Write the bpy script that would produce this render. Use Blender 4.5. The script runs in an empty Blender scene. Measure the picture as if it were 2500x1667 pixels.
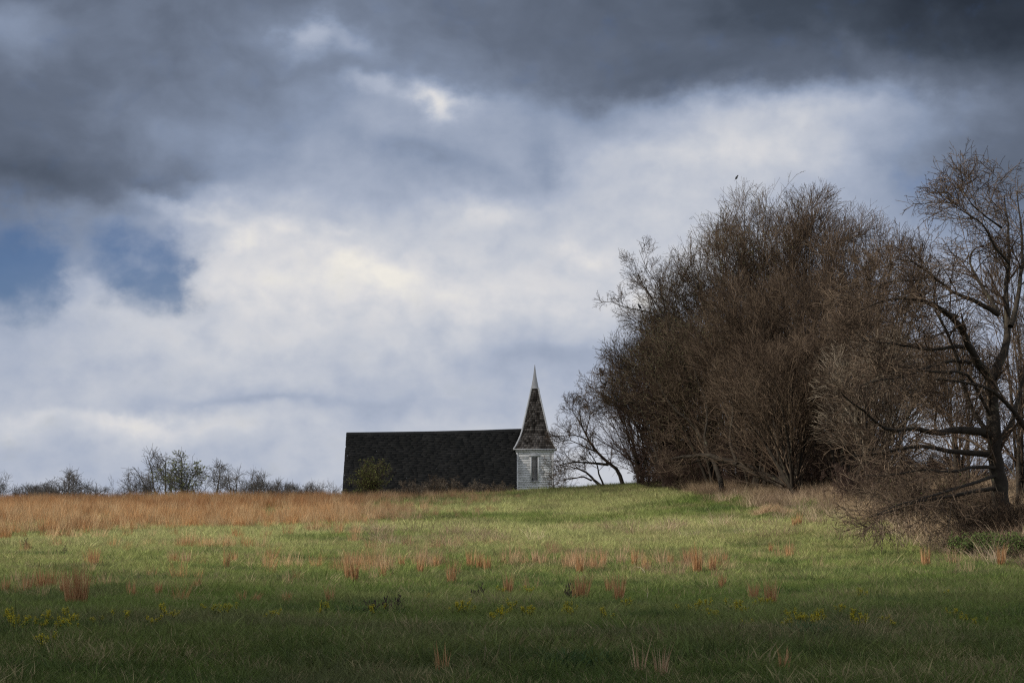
import bpy, math, random
import numpy as np
from math import radians as R_
from mathutils import Vector

sc = bpy.context.scene
col = sc.collection
rng = np.random.default_rng(7)
random.seed(7)

# ------------------------------------------------------------------ camera
F = 70/36*2500.0            # focal length in photo pixels
EYE = 1.6
HOR = 1235.0                # eye-level row
PITCH = math.atan((HOR-833.5)/F)
cam = bpy.data.cameras.new('camera'); cam.lens = 70; cam.sensor_width = 36
cam.clip_start = 0.1; cam.clip_end = 12000
co = bpy.data.objects.new('camera', cam); col.objects.link(co)
co.location = (0, 0, EYE); co.rotation_euler = (math.pi/2+PITCH, 0, 0)
sc.camera = co

# ------------------------------------------------------------------ view
sc.view_settings.view_transform = 'Standard'; sc.view_settings.look = 'None'
sc.view_settings.exposure = 0.0; sc.view_settings.gamma = 1.0
sc.view_settings.use_curve_mapping = False
sc.cycles.use_denoising = False; sc.cycles.pixel_filter_type = 'BLACKMAN_HARRIS'; sc.cycles.filter_width = 1.25
sc.cycles.sample_clamp_direct = 4; sc.cycles.sample_clamp_indirect = 2
sc.cycles.max_bounces = 5; sc.cycles.diffuse_bounces = 3; sc.cycles.glossy_bounces = 2
sc.cycles.transmission_bounces = 3; sc.cycles.volume_bounces = 1; sc.cycles.transparent_max_bounces = 8

# ------------------------------------------------------------------ sun
SUN_EL = R_(33); SUN_AZ = R_(-118)      # azimuth from +Y, clockwise; sun stands left and a little behind
sun_dir = np.array([math.sin(SUN_AZ)*math.cos(SUN_EL), math.cos(SUN_AZ)*math.cos(SUN_EL), math.sin(SUN_EL)])
sl = bpy.data.lights.new('sun', 'SUN'); sl.energy = 5.0; sl.angle = R_(0.5); sl.color = (1.0, 0.93, 0.82)
so = bpy.data.objects.new('sun', sl); col.objects.link(so)
so.rotation_euler = Vector(-sun_dir).to_track_quat('-Z', 'Y').to_euler()

# ------------------------------------------------------------------ world: sky texture behind procedural cloud
def srgb(r, g, b):
    f = lambda c: (c/255/12.92) if c/255 <= .04045 else ((c/255+.055)/1.055)**2.4
    return (f(r), f(g), f(b), 1)

world = bpy.data.worlds.new('World'); sc.world = world; world.use_nodes = True
wn = world.node_tree; N = wn.nodes; L = wn.links; N.clear()
def nd(t, **k):
    n = N.new(t)
    for a, v in k.items(): setattr(n, a, v)
    return n
def math_(op, a, b=None, c=None, clamp=False):
    n = nd('ShaderNodeMath', operation=op); n.use_clamp = clamp
    for i, v in enumerate((a, b, c)):
        if v is None: continue
        if isinstance(v, (int, float)): n.inputs[i].default_value = v
        else: L.new(v, n.inputs[i])
    return n.outputs[0]
tc = nd('ShaderNodeTexCoord')
sep = nd('ShaderNodeSeparateXYZ'); L.new(tc.outputs['Generated'], sep.inputs[0])
az = math_('ARCTAN2', sep.outputs[0], sep.outputs[1])
el = math_('ARCSINE', sep.outputs[2])
S = F/100
ua = math_('MULTIPLY', az, S); vb = math_('MULTIPLY', el, S)
uv = nd('ShaderNodeCombineXYZ'); L.new(ua, uv.inputs[0]); L.new(vb, uv.inputs[1])
def noise(vec, scale, detail, rough, off=(0, 0, 0), stretch=(1, 1, 1), dist=0.0):
    m = nd('ShaderNodeMapping'); m.inputs['Location'].default_value = off; m.inputs['Scale'].default_value = stretch
    L.new(vec, m.inputs[0])
    n = nd('ShaderNodeTexNoise'); n.inputs['Scale'].default_value = scale; n.inputs['Detail'].default_value = detail
    n.inputs['Roughness'].default_value = rough; n.inputs['Distortion'].default_value = dist
    L.new(m.outputs[0], n.inputs['Vector']); return n
def px2uv(px, row):
    x, yu = (px-1250)/F, (833.5-row)/F
    d = np.array([x, math.cos(PITCH)-yu*math.sin(PITCH), math.sin(PITCH)+yu*math.cos(PITCH)]); d /= np.linalg.norm(d)
    return math.atan2(d[0], d[1])*S, math.asin(d[2])*S
def blob(px, row, rx, ry, rot, acc, w, vec=None, power=1.0):
    u, v = px2uv(px, row)
    m = nd('ShaderNodeMapping'); m.vector_type = 'TEXTURE'
    m.inputs['Location'].default_value = (u, v, 0); m.inputs['Rotation'].default_value = (0, 0, R_(rot))
    m.inputs['Scale'].default_value = (rx/100, ry/100, 1)
    L.new(vec or W, m.inputs[0])
    d = nd('ShaderNodeVectorMath', operation='DOT_PRODUCT'); L.new(m.outputs[0], d.inputs[0]); L.new(m.outputs[0], d.inputs[1])
    e = d.outputs['Value']
    if power != 1.0: e = math_('POWER', e, power)
    g = math_('EXPONENT', math_('MULTIPLY', e, -1.0))
    return math_('MULTIPLY_ADD', g, w, acc)
# soft warp for the broad masses, finer one for the lit billows
ws = noise(uv.outputs[0], .34, 2.5, .45, (5, 4, 0), (1, 1.4, 1))
a1 = nd('ShaderNodeVectorMath', operation='SUBTRACT'); L.new(ws.outputs['Color'], a1.inputs[0]); a1.inputs[1].default_value = (.5, .5, .5)
a2 = nd('ShaderNodeVectorMath', operation='MULTIPLY'); L.new(a1.outputs[0], a2.inputs[0]); a2.inputs[1].default_value = (2.6, 1.5, 0)
a3 = nd('ShaderNodeVectorMath', operation='ADD'); L.new(uv.outputs[0], a3.inputs[0]); L.new(a2.outputs[0], a3.inputs[1])
wf = noise(uv.outputs[0], 1.5, 4, .55, (1, 8, 0), (1, 1.3, 1))
a4 = nd('ShaderNodeVectorMath', operation='SUBTRACT'); L.new(wf.outputs['Color'], a4.inputs[0]); a4.inputs[1].default_value = (.5, .5, .5)
a5 = nd('ShaderNodeVectorMath', operation='MULTIPLY'); L.new(a4.outputs[0], a5.inputs[0]); a5.inputs[1].default_value = (.9, .6, 0)
a6 = nd('ShaderNodeVectorMath', operation='ADD'); L.new(a3.outputs[0], a6.inputs[0]); L.new(a5.outputs[0], a6.inputs[1])
W = a6.outputs[0]
wsep = nd('ShaderNodeSeparateXYZ'); L.new(W, wsep.inputs[0]); wu, wv = wsep.outputs[0], wsep.outputs[1]
G_T = [51, 78, 111, 151, 178, 200, 214, 231]; L_T = [0, .14, .30, .46, .62, .76, .88, 1]
ROWS = [(-700, [190]*11), (-350, [130, 130, 140, 140, 130, 120, 110, 110, 100, 95, 95]),
 (0, [100, 109, 114, 123, 118, 105, 97, 85, 65, 54, 46]),
 (100, [123, 116, 118, 134, 123, 113, 104, 94, 73, 62, 52]),
 (200, [109, 114, 120, 136, 138, 120, 103, 96, 106, 112, 76]),
 (290, [103, 116, 132, 150, 176, 156, 152, 190, 202, 160, 104]),
 (370, [103, 118, 143, 166, 160, 162, 188, 212, 208, 152, 98]),
 (450, [88, 98, 138, 176, 160, 172, 192, 200, 188, 132, 100]),
 (530, [118, 142, 192, 194, 190, 188, 198, 196, 180, 140, 120]),
 (610, [128, 150, 206, 208, 204, 198, 202, 204, 190, 160, 140]),
 (700, [147, 189, 207, 223, 221, 211, 205, 199, 187, 177, 167]),
 (800, [173, 197, 203, 205, 203, 195, 185, 177, 177, 177, 172]),
 (900, [179, 189, 197, 193, 185, 183, 171, 173, 177, 177, 172]),
 (985, [189, 187, 183, 179, 183, 185, 187, 191, 191, 187, 182]),
 (1040, [190, 206, 206, 190, 192, 198, 198, 196, 194, 190, 185]),
 (1100, [178, 186, 186, 188, 196, 200, 198, 196, 194, 190, 188]),
 (1180, [184, 184, 180, 188, 196, 200, 200, 198, 196, 194, 190])]
u0_, u1_ = px2uv(0, 600)[0], px2uv(2500, 600)[0]
un = math_('DIVIDE', math_('SUBTRACT', wu, u0_), u1_-u0_, clamp=True)
LUM = None; vprev = None
for row_, vals in ROWS[::-1]:
    rp = nd('ShaderNodeValToRGB'); L.new(un, rp.inputs[0]); c_ = rp.color_ramp; c_.interpolation = 'B_SPLINE'
    lv_ = np.interp(vals, G_T, L_T)
    c_.elements[0].position = 0; c_.elements[0].color = (lv_[0],)*3+(1,); c_.elements[1].position = 1; c_.elements[1].color = (lv_[-1],)*3+(1,)
    for q in range(1, 10):
        e = c_.elements.new(q/10); e.color = (lv_[q],)*3+(1,)
    vv = px2uv(1250, row_)[1]
    if LUM is None: LUM = rp.outputs[0]
    else:
        f_ = nd('ShaderNodeMapRange'); f_.interpolation_type = 'SMOOTHSTEP'; L.new(wv, f_.inputs[0]); f_.inputs['From Min'].default_value = vprev-.12; f_.inputs['From Max'].default_value = vv+.12
        mxn = nd('ShaderNodeMix', data_type='FLOAT'); L.new(f_.outputs[0], mxn.inputs[0]); L.new(LUM, mxn.inputs[2]); L.new(rp.outputs[0], mxn.inputs[3]); LUM = mxn.outputs[0]
    vprev = vv
# away from this quarter of the sky the deck is broken and bright
far_ = nd('ShaderNodeMapRange'); far_.interpolation_type = 'SMOOTHSTEP'; L.new(math_('ABSOLUTE', ua), far_.inputs[0]); far_.inputs['From Min'].default_value = 15; far_.inputs['From Max'].default_value = 30
mxn = nd('ShaderNodeMix', data_type='FLOAT'); L.new(far_.outputs[0], mxn.inputs[0]); L.new(LUM, mxn.inputs[2]); mxn.inputs[3].default_value = .72; acc = mxn.outputs[0]
CLOUDS = [
 (765, 95, 45, 42, 40, .20), (850, 110, 80, 26, -25, .14), (1060, 240, 65, 30, -15, .36), (1068, 285, 26, 40, 30, .24), (920, 226, 60, 24, -10, .16),
 (50, 100, 90, 80, 20, .08), (580, 590, 60, 32, 20, .14), (860, 655, 110, 36, -10, .12), (1180, 520, 90, 36, -10, .12), (700, 560, 40, 22, 0, .1), (820, 560, 36, 20, 0, .1), (420, 500, 130, 22, -22, .14),
 (1350, 400, 60, 60, -40, -.14), (1060, 395, 200, 34, -10, -.08), (1550, 700, 40, 30, 0, .1), (1420, 610, 50, 26, 0, .12), (1350, 860, 200, 34, 0, -.08),
 (330, 1025, 150, 16, -3, .10), (640, 980, 300, 16, 2, -.06), (60, 1010, 70, 22, 0, .08)]
for b in CLOUDS: acc = blob(*b[:5], acc, b[5])
n2 = noise(a3.outputs[0], .60, 5, .50, (7.3, 2.2, 0), (1, 1.5, 1), 0)
acc = math_('ADD', acc, math_('MULTIPLY', math_('SUBTRACT', n2.outputs['Fac'], .5), .16))
n3 = noise(uv.outputs[0], 1.25, 6, .52, (1.3, 9.2, 0), (1, 1.15, 1), 0)
bil = math_('MULTIPLY', math_('SUBTRACT', n3.outputs['Fac'], .5), math_('MULTIPLY', math_('POWER', math_('MAXIMUM', acc, 0.0), 2.0), .44))
acc = math_('ADD', acc, bil, clamp=True)
cc = nd('ShaderNodeValToRGB'); L.new(acc, cc.inputs[0]); cr = cc.color_ramp; cr.interpolation = 'LINEAR'
tones = [(0, (44, 51, 62)), (.14, (69, 78, 92)), (.30, (101, 111, 129)), (.46, (138, 151, 174)), (.62, (171, 180, 198)), (.76, (198, 202, 211)), (.86, (216, 216, 219)), (1, (238, 234, 226))]
cr.elements[0].position = 0; cr.elements[0].color = srgb(*tones[0][1])
cr.elements[1].position = 1; cr.elements[1].color = srgb(*tones[-1][1])
for p, c in tones[1:-1]:
    e = cr.elements.new(p); e.color = srgb(*c)
# gaps of open sky
gap = blob(30, 655, 200, 130, -10, -.02, 1.35, W, 1.6)
gap = blob(335, 615, 160, 95, -30, gap, .95, W, 1.6)
gap = blob(400, 690, 80, 75, 0, gap, .75, W, 1.4)
gap = blob(210, 690, 60, 60, 30, gap, -.9, W, 1.2)
gap = blob(160, 560, 40, 60, 40, gap, -.35, W, 1.2)
gap = blob(2280, 470, 150, 70, 0, gap, .38, W, 1.2)
gap = math_('ADD', gap, math_('MULTIPLY', math_('SUBTRACT', n3.outputs['Fac'], .5), 1.5))
n4 = noise(a3.outputs[0], .8, 5, .6, (4.4, 6.1, 0), (1, 1, 1), 0)
gap = math_('ADD', gap, math_('MULTIPLY', math_('SUBTRACT', n4.outputs['Fac'], .5), 1.0))
gm = nd('ShaderNodeMapRange'); gm.interpolation_type = 'SMOOTHSTEP'; L.new(gap, gm.inputs[0])
gm.inputs['From Min'].default_value = 0.0; gm.inputs['From Max'].default_value = 1.5; gm.inputs['To Max'].default_value = .86
sky = nd('ShaderNodeTexSky'); sky.sky_type = 'NISHITA'; sky.sun_disc = False
sky.sun_elevation = SUN_EL; sky.sun_rotation = SUN_AZ % (2*math.pi); sky.air_density = 1.0; sky.dust_density = .3; sky.ozone_density = 2.5
tn = nd('ShaderNodeVectorMath', operation='MULTIPLY'); L.new(sky.outputs[0], tn.inputs[0]); tn.inputs[1].default_value = (.56, .72, 1.12)
b1 = nd('ShaderNodeBackground'); L.new(tn.outputs[0], b1.inputs[0]); b1.inputs[1].default_value = .05
b2 = nd('ShaderNodeBackground'); L.new(cc.outputs[0], b2.inputs[0]); b2.inputs[1].default_value = 1.0
mx = nd('ShaderNodeMixShader'); L.new(gm.outputs[0], mx.inputs[0]); L.new(b2.outputs[0], mx.inputs[1]); L.new(b1.outputs[0], mx.inputs[2])
wo = nd('ShaderNodeOutputWorld'); L.new(mx.outputs[0], wo.inputs[0])

# ------------------------------------------------------------------ helpers
def at(px, row, d):
    x, yu = (px-1250)/F, (833.5-row)/F
    v = np.array([x, math.cos(PITCH)-yu*math.sin(PITCH), math.sin(PITCH)+yu*math.cos(PITCH)])
    return v*(d/v[1]) + np.array([0, 0, EYE])
def proj(x, y, z):
    fy = y*math.cos(PITCH)+(z-EYE)*math.sin(PITCH); up = -y*math.sin(PITCH)+(z-EYE)*math.cos(PITCH)
    return 1250+F*x/fy, 833.5-F*up/fy
def sstep(a, b, x):
    t = np.clip((x-a)/(b-a), 0, 1); return t*t*(3-2*t)
_h = np.random.default_rng(11).random((256, 256))
def vnoise(x, y, s, o=0):
    x = np.asarray(x, float)/s+o*17.3+500; y = np.asarray(y, float)/s+o*7.7+500
    xi = np.floor(x).astype(int); yi = np.floor(y).astype(int); fx = x-xi; fy = y-yi
    fx = fx*fx*(3-2*fx); fy = fy*fy*(3-2*fy)
    g = lambda i, j: _h[(xi+i) % 256, (yi+j) % 256]
    return (g(0, 0)*(1-fx)+g(1, 0)*fx)*(1-fy)+(g(0, 1)*(1-fx)+g(1, 1)*fx)*fy
def fbm(x, y, s, o=0, n=4):
    t = 0; a = 1; w = 0
    for i in range(n):
        t = t+a*vnoise(x, y, s/2**i, o+i); w += a; a *= .5
    return t/w
def crest(x):
    return np.interp(x, [-60, -27, -16, -8, -5, 0, 4, 8, 14, 25, 60], [1.3, 1.62, 1.70, 1.80, 2.02, 2.22, 2.5, 2.8, 2.75, 2.4, 2.0])
def G(x, y):
    x = np.asarray(x, float); y = np.asarray(y, float)
    s = np.clip((y-46)/59, 0, 1)
    c = crest(x)
    z = c*s**1.35
    z = np.where(y > 105, c-(np.maximum(y-105, 0))**2*.0075, z)
    z = np.where(y > 105, np.maximum(z, -1.3-np.clip((y-128)/120, 0, 1)*3.5-np.clip((y-250)/4000, 0, 1)*40), z)
    z = z+.95*np.exp(-((x-16)/6.5)**2-((y-75)/13)**2)
    z = z+.22*np.exp(-((x-7)/4.5)**2-((y-86)/8)**2)
    z = z+(fbm(x, y, 9, 3)-.5)*.28+(fbm(x, y, 2.2, 5, 2)-.5)*.06
    return z
def hit(px, row, d0=14, d1=112):
    d = np.linspace(d0, d1, 900)
    a = at(px, row, 1.0)-np.array([0, 0, EYE])
    X = a[0]*d; Z = EYE+a[2]*d
    k = np.nonzero(Z <= G(X, d))[0]
    i = k[0] if len(k) else len(d)-1
    return np.array([X[i], d[i], float(G(X[i], d[i]))])

class MB:
    def __init__(s): s.v = []; s.f = []; s.n = 0
    def add(s, v, f):
        v = np.asarray(v, np.float32).reshape(-1, 3); f = np.asarray(f, np.int32)
        s.v.append(v); s.f.append(f+s.n); s.n += len(v)
    def tubes(s, P, Rr, S=3, cap=False):
        P = np.asarray(P, float); Rr = np.asarray(Rr, float); n, k, _ = P.shape
        T = np.empty_like(P); T[:, 1:-1] = P[:, 2:]-P[:, :-2]; T[:, 0] = P[:, 1]-P[:, 0]; T[:, -1] = P[:, -1]-P[:, -2]
        T /= np.linalg.norm(T, axis=2, keepdims=True)+1e-9
        m = T.mean(1); ref = np.where(np.abs(m[:, 2:3]) < .8, np.array([[0, 0, 1.]]), np.array([[1., 0, 0]]))
        U = np.cross(T, ref[:, None, :]); U /= np.linalg.norm(U, axis=2, keepdims=True)+1e-9
        V = np.cross(T, U)
        a = np.arange(S)*2*math.pi/S
        ring = P[:, :, None, :]+Rr[:, :, None, None]*(np.cos(a)[None, None, :, None]*U[:, :, None, :]+np.sin(a)[None, None, :, None]*V[:, :, None, :])
        base = (np.arange(n)*k*S)[:, None, None]+(np.arange(k-1)*S)[None, :, None]
        j = np.arange(S); jn = (j+1) % S
        q = np.stack([base+j, base+jn, base+S+jn, base+S+j], -1).reshape(-1, 4)
        s.add(ring.reshape(-1, 3), q)
    def box(s, c, d, rot=None):
        d = np.array(d)/2.0
        v = np.array([[x, y, z] for z in (-1, 1) for y in (-1, 1) for x in (-1, 1)])*d
        if rot is not None: v = v@np.array(rot).T
        s.add(v+np.array(c), [[0, 2, 3, 1], [4, 5, 7, 6], [0, 1, 5, 4], [2, 6, 7, 3], [0, 4, 6, 2], [1, 3, 7, 5]])
    def slab(s, a, b, c, d, t):
        a, b, c, d = map(np.array, (a, b, c, d)); n = np.cross(b-a, d-a); n = n/np.linalg.norm(n)*t
        s.add([a, b, c, d, a+n, b+n, c+n, d+n], [[3, 2, 1, 0], [4, 5, 6, 7], [0, 1, 5, 4], [1, 2, 6, 5], [2, 3, 7, 6], [3, 0, 4, 7]])
    def build(s, name, mat, parent=None, smooth=False, local=None):
        me = bpy.data.meshes.new(name)
        v = np.concatenate(s.v); f = np.concatenate(s.f)
        if local is not None: v = v-np.asarray(local, np.float32)
        me.vertices.add(len(v)); me.vertices.foreach_set('co', v.astype(np.float32).ravel())
        me.loops.add(f.size); me.loops.foreach_set('vertex_index', f.ravel().astype(np.int32))
        me.polygons.add(len(f)); me.polygons.foreach_set('loop_start', np.arange(0, f.size, f.shape[1], dtype=np.int32))
        if smooth: me.polygons.foreach_set('use_smooth', np.ones(len(f), bool))
        me.update(calc_edges=True)
        me.materials.append(mat)
        o = bpy.data.objects.new(name, me); col.objects.link(o)
        if parent is not None: o.parent = parent
        return o
def thing(name, label, cat, loc=(0, 0, 0), group=None):
    o = bpy.data.objects.new(name, None); col.objects.link(o); o.location = loc; o.empty_display_size = .3
    o['label'] = label; o['category'] = cat
    if group: o['group'] = group
    return o
def tag(o, label, cat, group=None, kind=None):
    o['label'] = label; o['category'] = cat
    if group: o['group'] = group
    if kind: o['kind'] = kind
    return o
def dup(root, loc, rz=0, scale=1, label=None):
    r = root.copy(); col.objects.link(r); r.location = loc; r.rotation_euler = (0, 0, rz); r.scale = (scale,)*3 if not hasattr(scale, '__len__') else scale
    if label: r['label'] = label
    for ch in root.children:
        c = ch.copy(); col.objects.link(c); c.parent = r
    return r

# ------------------------------------------------------------------ materials
def new_mat(name, rough=.9):
    m = bpy.data.materials.new(name); m.use_nodes = True
    b = m.node_tree.nodes['Principled BSDF']; b.inputs['Roughness'].default_value = rough
    b.inputs['Specular IOR Level'].default_value = .25
    return m, m.node_tree, b
def noisy(name, stops, scale=5, detail=5, rough=.9, island=0.0, coords='Object', stretch=(1, 1, 1), bump=0, spec=.2):
    m, t, b = new_mat(name, rough); b.inputs['Specular IOR Level'].default_value = spec
    c = t.nodes.new('ShaderNodeTexCoord'); mp = t.nodes.new('ShaderNodeMapping'); mp.inputs['Scale'].default_value = stretch
    t.links.new(c.outputs[coords], mp.inputs[0])
    n = t.nodes.new('ShaderNodeTexNoise'); n.inputs['Scale'].default_value = scale; n.inputs['Detail'].default_value = detail
    t.links.new(mp.outputs[0], n.inputs['Vector'])
    f = n.outputs['Fac']
    if island:
        g = t.nodes.new('ShaderNodeNewGeometry')
        a = t.nodes.new('ShaderNodeMath'); a.operation = 'MULTIPLY_ADD'; a.inputs[1].default_value = island; a.inputs[2].default_value = -island/2
        t.links.new(g.outputs['Random Per Island'], a.inputs[0])
        s = t.nodes.new('ShaderNodeMath'); s.operation = 'ADD'; t.links.new(a.outputs[0], s.inputs[0]); t.links.new(f, s.inputs[1]); f = s.outputs[0]
    r = t.nodes.new('ShaderNodeValToRGB'); t.links.new(f, r.inputs[0])
    r.color_ramp.elements[0].position = stops[0][0]; r.color_ramp.elements[0].color = (*stops[0][1], 1)
    r.color_ramp.elements[1].position = stops[-1][0]; r.color_ramp.elements[1].color = (*stops[-1][1], 1)
    for p, cc_ in stops[1:-1]:
        e = r.color_ramp.elements.new(p); e.color = (*cc_, 1)
    t.links.new(r.outputs[0], b.inputs['Base Color'])
    if bump:
        bp = t.nodes.new('ShaderNodeBump'); bp.inputs['Strength'].default_value = bump; bp.inputs['Distance'].default_value = .02
        t.links.new(n.outputs['Fac'], bp.inputs['Height']); t.links.new(bp.outputs[0], b.inputs['Normal'])
    return m
M = {}
M['ground'] = noisy('soil_and_thatch', [(.3, (.05, .075, .022)), (.5, (.085, .11, .035)), (.7, (.14, .14, .06))], 1.2, 8)
M['bark'] = noisy('grey_brown_bark', [(.3, (.045, .036, .028)), (.5, (.075, .06, .045)), (.62, (.10, .085, .062)), (.72, (.16, .15, .10))], 3.5, 6, bump=.4)
M['bark_dark'] = noisy('dark_bark', [(.3, (.020, .016, .012)), (.6, (.036, .029, .022)), (.75, (.07, .068, .044))], 4, 6, bump=.4)
M['twig'] = noisy('brown_twig', [(.25, (.030, .019, .012)), (.5, (.064, .043, .029)), (.75, (.15, .11, .077))], .8, 3, island=.6)
M['twig_red'] = noisy('red_brown_twig', [(.3, (.040, .024, .019)), (.55, (.062, .038, .030)), (.75, (.09, .064, .048))], .8, 3, island=.35)
M['twig_pale'] = noisy('pale_highlight_twig', [(.3, (.045, .032, .023)), (.52, (.08, .06, .043)), (.7, (.28, .235, .18))], 1.2, 3, island=.5)  # pale end imitates sun highlights on twigs; the dry brush shares it
M['twig_far'] = noisy('far_twig', [(.3, (.05, .045, .042)), (.7, (.085, .078, .072))], .5, 3, island=.2)
def leaf_mat(name, a, b_, trans=.3):
    m, t, b = new_mat(name, .8)
    g = t.nodes.new('ShaderNodeNewGeometry'); r = t.nodes.new('ShaderNodeValToRGB'); t.links.new(g.outputs['Random Per Island'], r.inputs[0])
    r.color_ramp.elements[0].color = (*a, 1); r.color_ramp.elements[1].color = (*b_, 1)
    t.links.new(r.outputs[0], b.inputs['Base Color'])
    tr = t.nodes.new('ShaderNodeBsdfTranslucent'); t.links.new(r.outputs[0], tr.inputs[0])
    mxx = t.nodes.new('ShaderNodeMixShader'); mxx.inputs[0].default_value = trans
    t.links.new(b.outputs[0], mxx.inputs[1]); t.links.new(tr.outputs[0], mxx.inputs[2])
    t.links.new(mxx.outputs[0], t.nodes['Material Output'].inputs[0]); return m
M['bud'] = leaf_mat('opening_bud', (.09, .085, .045), (.17, .16, .085))
M['leaf_yellow'] = leaf_mat('young_leaf', (.10, .12, .03), (.22, .23, .07))
M['leaf_far'] = leaf_mat('far_young_leaf', (.07, .08, .035), (.14, .15, .07))
M['leaf_green'] = leaf_mat('bramble_leaf', (.05, .085, .02), (.12, .17, .045))
M['leaf_dark'] = leaf_mat('dark_weed_leaf', (.03, .065, .02), (.07, .12, .04), .15)
M['petal'] = leaf_mat('yellow_blossom', (.38, .33, .015), (.62, .52, .03))
M['flower_stem'] = leaf_mat('flower_stem', (.05, .08, .02), (.10, .13, .035))
M['rust_blade'] = leaf_mat('rust_grass_blade', (.26, .12, .045), (.56, .35, .18), .3)
M['tan_blade'] = leaf_mat('tan_grass_blade', (.32, .20, .11), (.60, .44, .28), .25)
M['pale_stalk'] = leaf_mat('pale_stalk', (.45, .38, .26), (.6, .52, .38), .2)
M['dark_stalk'] = leaf_mat('dark_seed_stalk', (.03, .022, .018), (.075, .055, .042), .1)
def tint_mat(name, spread=.35, trans=.35):
    m, t, b = new_mat(name, .75)
    a = t.nodes.new('ShaderNodeAttribute'); a.attribute_type = 'INSTANCER'; a.attribute_name = 'tint'
    g = t.nodes.new('ShaderNodeNewGeometry')
    mr_ = t.nodes.new('ShaderNodeMapRange'); mr_.inputs['To Min'].default_value = 1-spread; mr_.inputs['To Max'].default_value = 1+spread
    t.links.new(g.outputs['Random Per Island'], mr_.inputs[0])
    vm = t.nodes.new('ShaderNodeVectorMath'); vm.operation = 'SCALE'; t.links.new(a.outputs['Vector'], vm.inputs[0]); t.links.new(mr_.outputs[0], vm.inputs['Scale'])
    t.links.new(vm.outputs[0], b.inputs['Base Color'])
    tr = t.nodes.new('ShaderNodeBsdfTranslucent'); t.links.new(vm.outputs[0], tr.inputs[0])
    mxx = t.nodes.new('ShaderNodeMixShader'); mxx.inputs[0].default_value = trans
    t.links.new(b.outputs[0], mxx.inputs[1]); t.links.new(tr.outputs[0], mxx.inputs[2])
    t.links.new(mxx.outputs[0], t.nodes['Material Output'].inputs[0]); return m
M['tint'] = tint_mat('grass_blade'); M['tint_dry'] = tint_mat('dry_blade', .45)

# ------------------------------------------------------------------ ground
def ground_sheet():
    ys = np.concatenate([np.linspace(-60, 8, 20), np.linspace(9, 135, 253), np.geomspace(137, 9000, 60)])
    xs = np.concatenate([-np.geomspace(5000, 46, 26), np.linspace(-45, 45, 181), np.geomspace(46, 5000, 26)])
    X, Y = np.meshgrid(xs, ys); Z = G(X, Y)
    v = np.stack([X, Y, Z], -1).reshape(-1, 3); w = len(xs); h = len(ys)
    i, j = np.meshgrid(np.arange(w-1), np.arange(h-1)); b = (j*w+i).ravel()
    m = MB(); m.add(v, np.stack([b, b+1, b+w+1, b+w], -1))
    o = m.build('ground', M['ground'], smooth=True); o['kind'] = 'structure'; return o
ground_sheet()

# ------------------------------------------------------------------ clouds whose shade lies on the field (out of the frame, towards the sun)
def cloud_mat(dens):
    m = bpy.data.materials.new('cloud_vapour'); m.use_nodes = True; t = m.node_tree
    for n in list(t.nodes): t.nodes.remove(n)
    o = t.nodes.new('ShaderNodeOutputMaterial'); v = t.nodes.new('ShaderNodeVolumePrincipled')
    v.inputs['Color'].default_value = (.5, .52, .56, 1); v.inputs['Density'].default_value = dens; v.inputs['Anisotropy'].default_value = .3
    t.links.new(v.outputs[0], o.inputs['Volume']); return m
def cloud(cx, cy, rx, ry, rot, thick, H, seed, dens, label, lobes=4):
    off = sun_dir*(H/sun_dir[2])
    n1, n2_ = 96, 28
    m = MB(); th = np.linspace(0, 2*math.pi, n1, endpoint=False); vs = []
    for s_ in (1, -1):
        for r in np.linspace(0, 1, n2_):
            rr = .5*math.pi*r
            e = 1+.16*np.cos(lobes*th+seed)+.10*np.cos(9*th+seed*2)+.06*np.cos(17*th+seed*3)
            x = rx*r*e*np.cos(th); y = ry*r*e*np.sin(th)
            z = s_*thick*.5*(1-r*r)**2.0*(.55+.9*fbm(x+900+seed*50, y+900, 30, 2))*(1.0 if s_ > 0 else .5)
            vs.append(np.stack([x, y, z], -1))
    v = np.array(vs); fs = []
    for k in range(2):
        for r in range(n2_-1):
            b = (k*n2_+r)*n1; j = np.arange(n1); jn = (j+1) % n1
            q = np.stack([b+j, b+n1+j, b+n1+jn, b+jn], -1)
            fs.append(q if k == 0 else q[:, ::-1])
    v = v.reshape(-1, 3)
    c, s = math.cos(rot), math.sin(rot); v = v@np.array([[c, s, 0], [-s, c, 0], [0, 0, 1.]])
    v = v+np.array([cx, cy, 0])+off
    m.add(v, np.concatenate(fs)); o = m.build('cloud', cloud_mat(dens), smooth=True); tag(o, label, 'cloud', kind='stuff'); return o
cloud(4, -32, 140, 84, R_(6), 60, 170, 1, .12, 'low grey cloud shading the near field')
cloud(-12, 141, 66, 52, R_(-14), 50, 170, 4, .042, 'low grey cloud shading the church')

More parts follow.
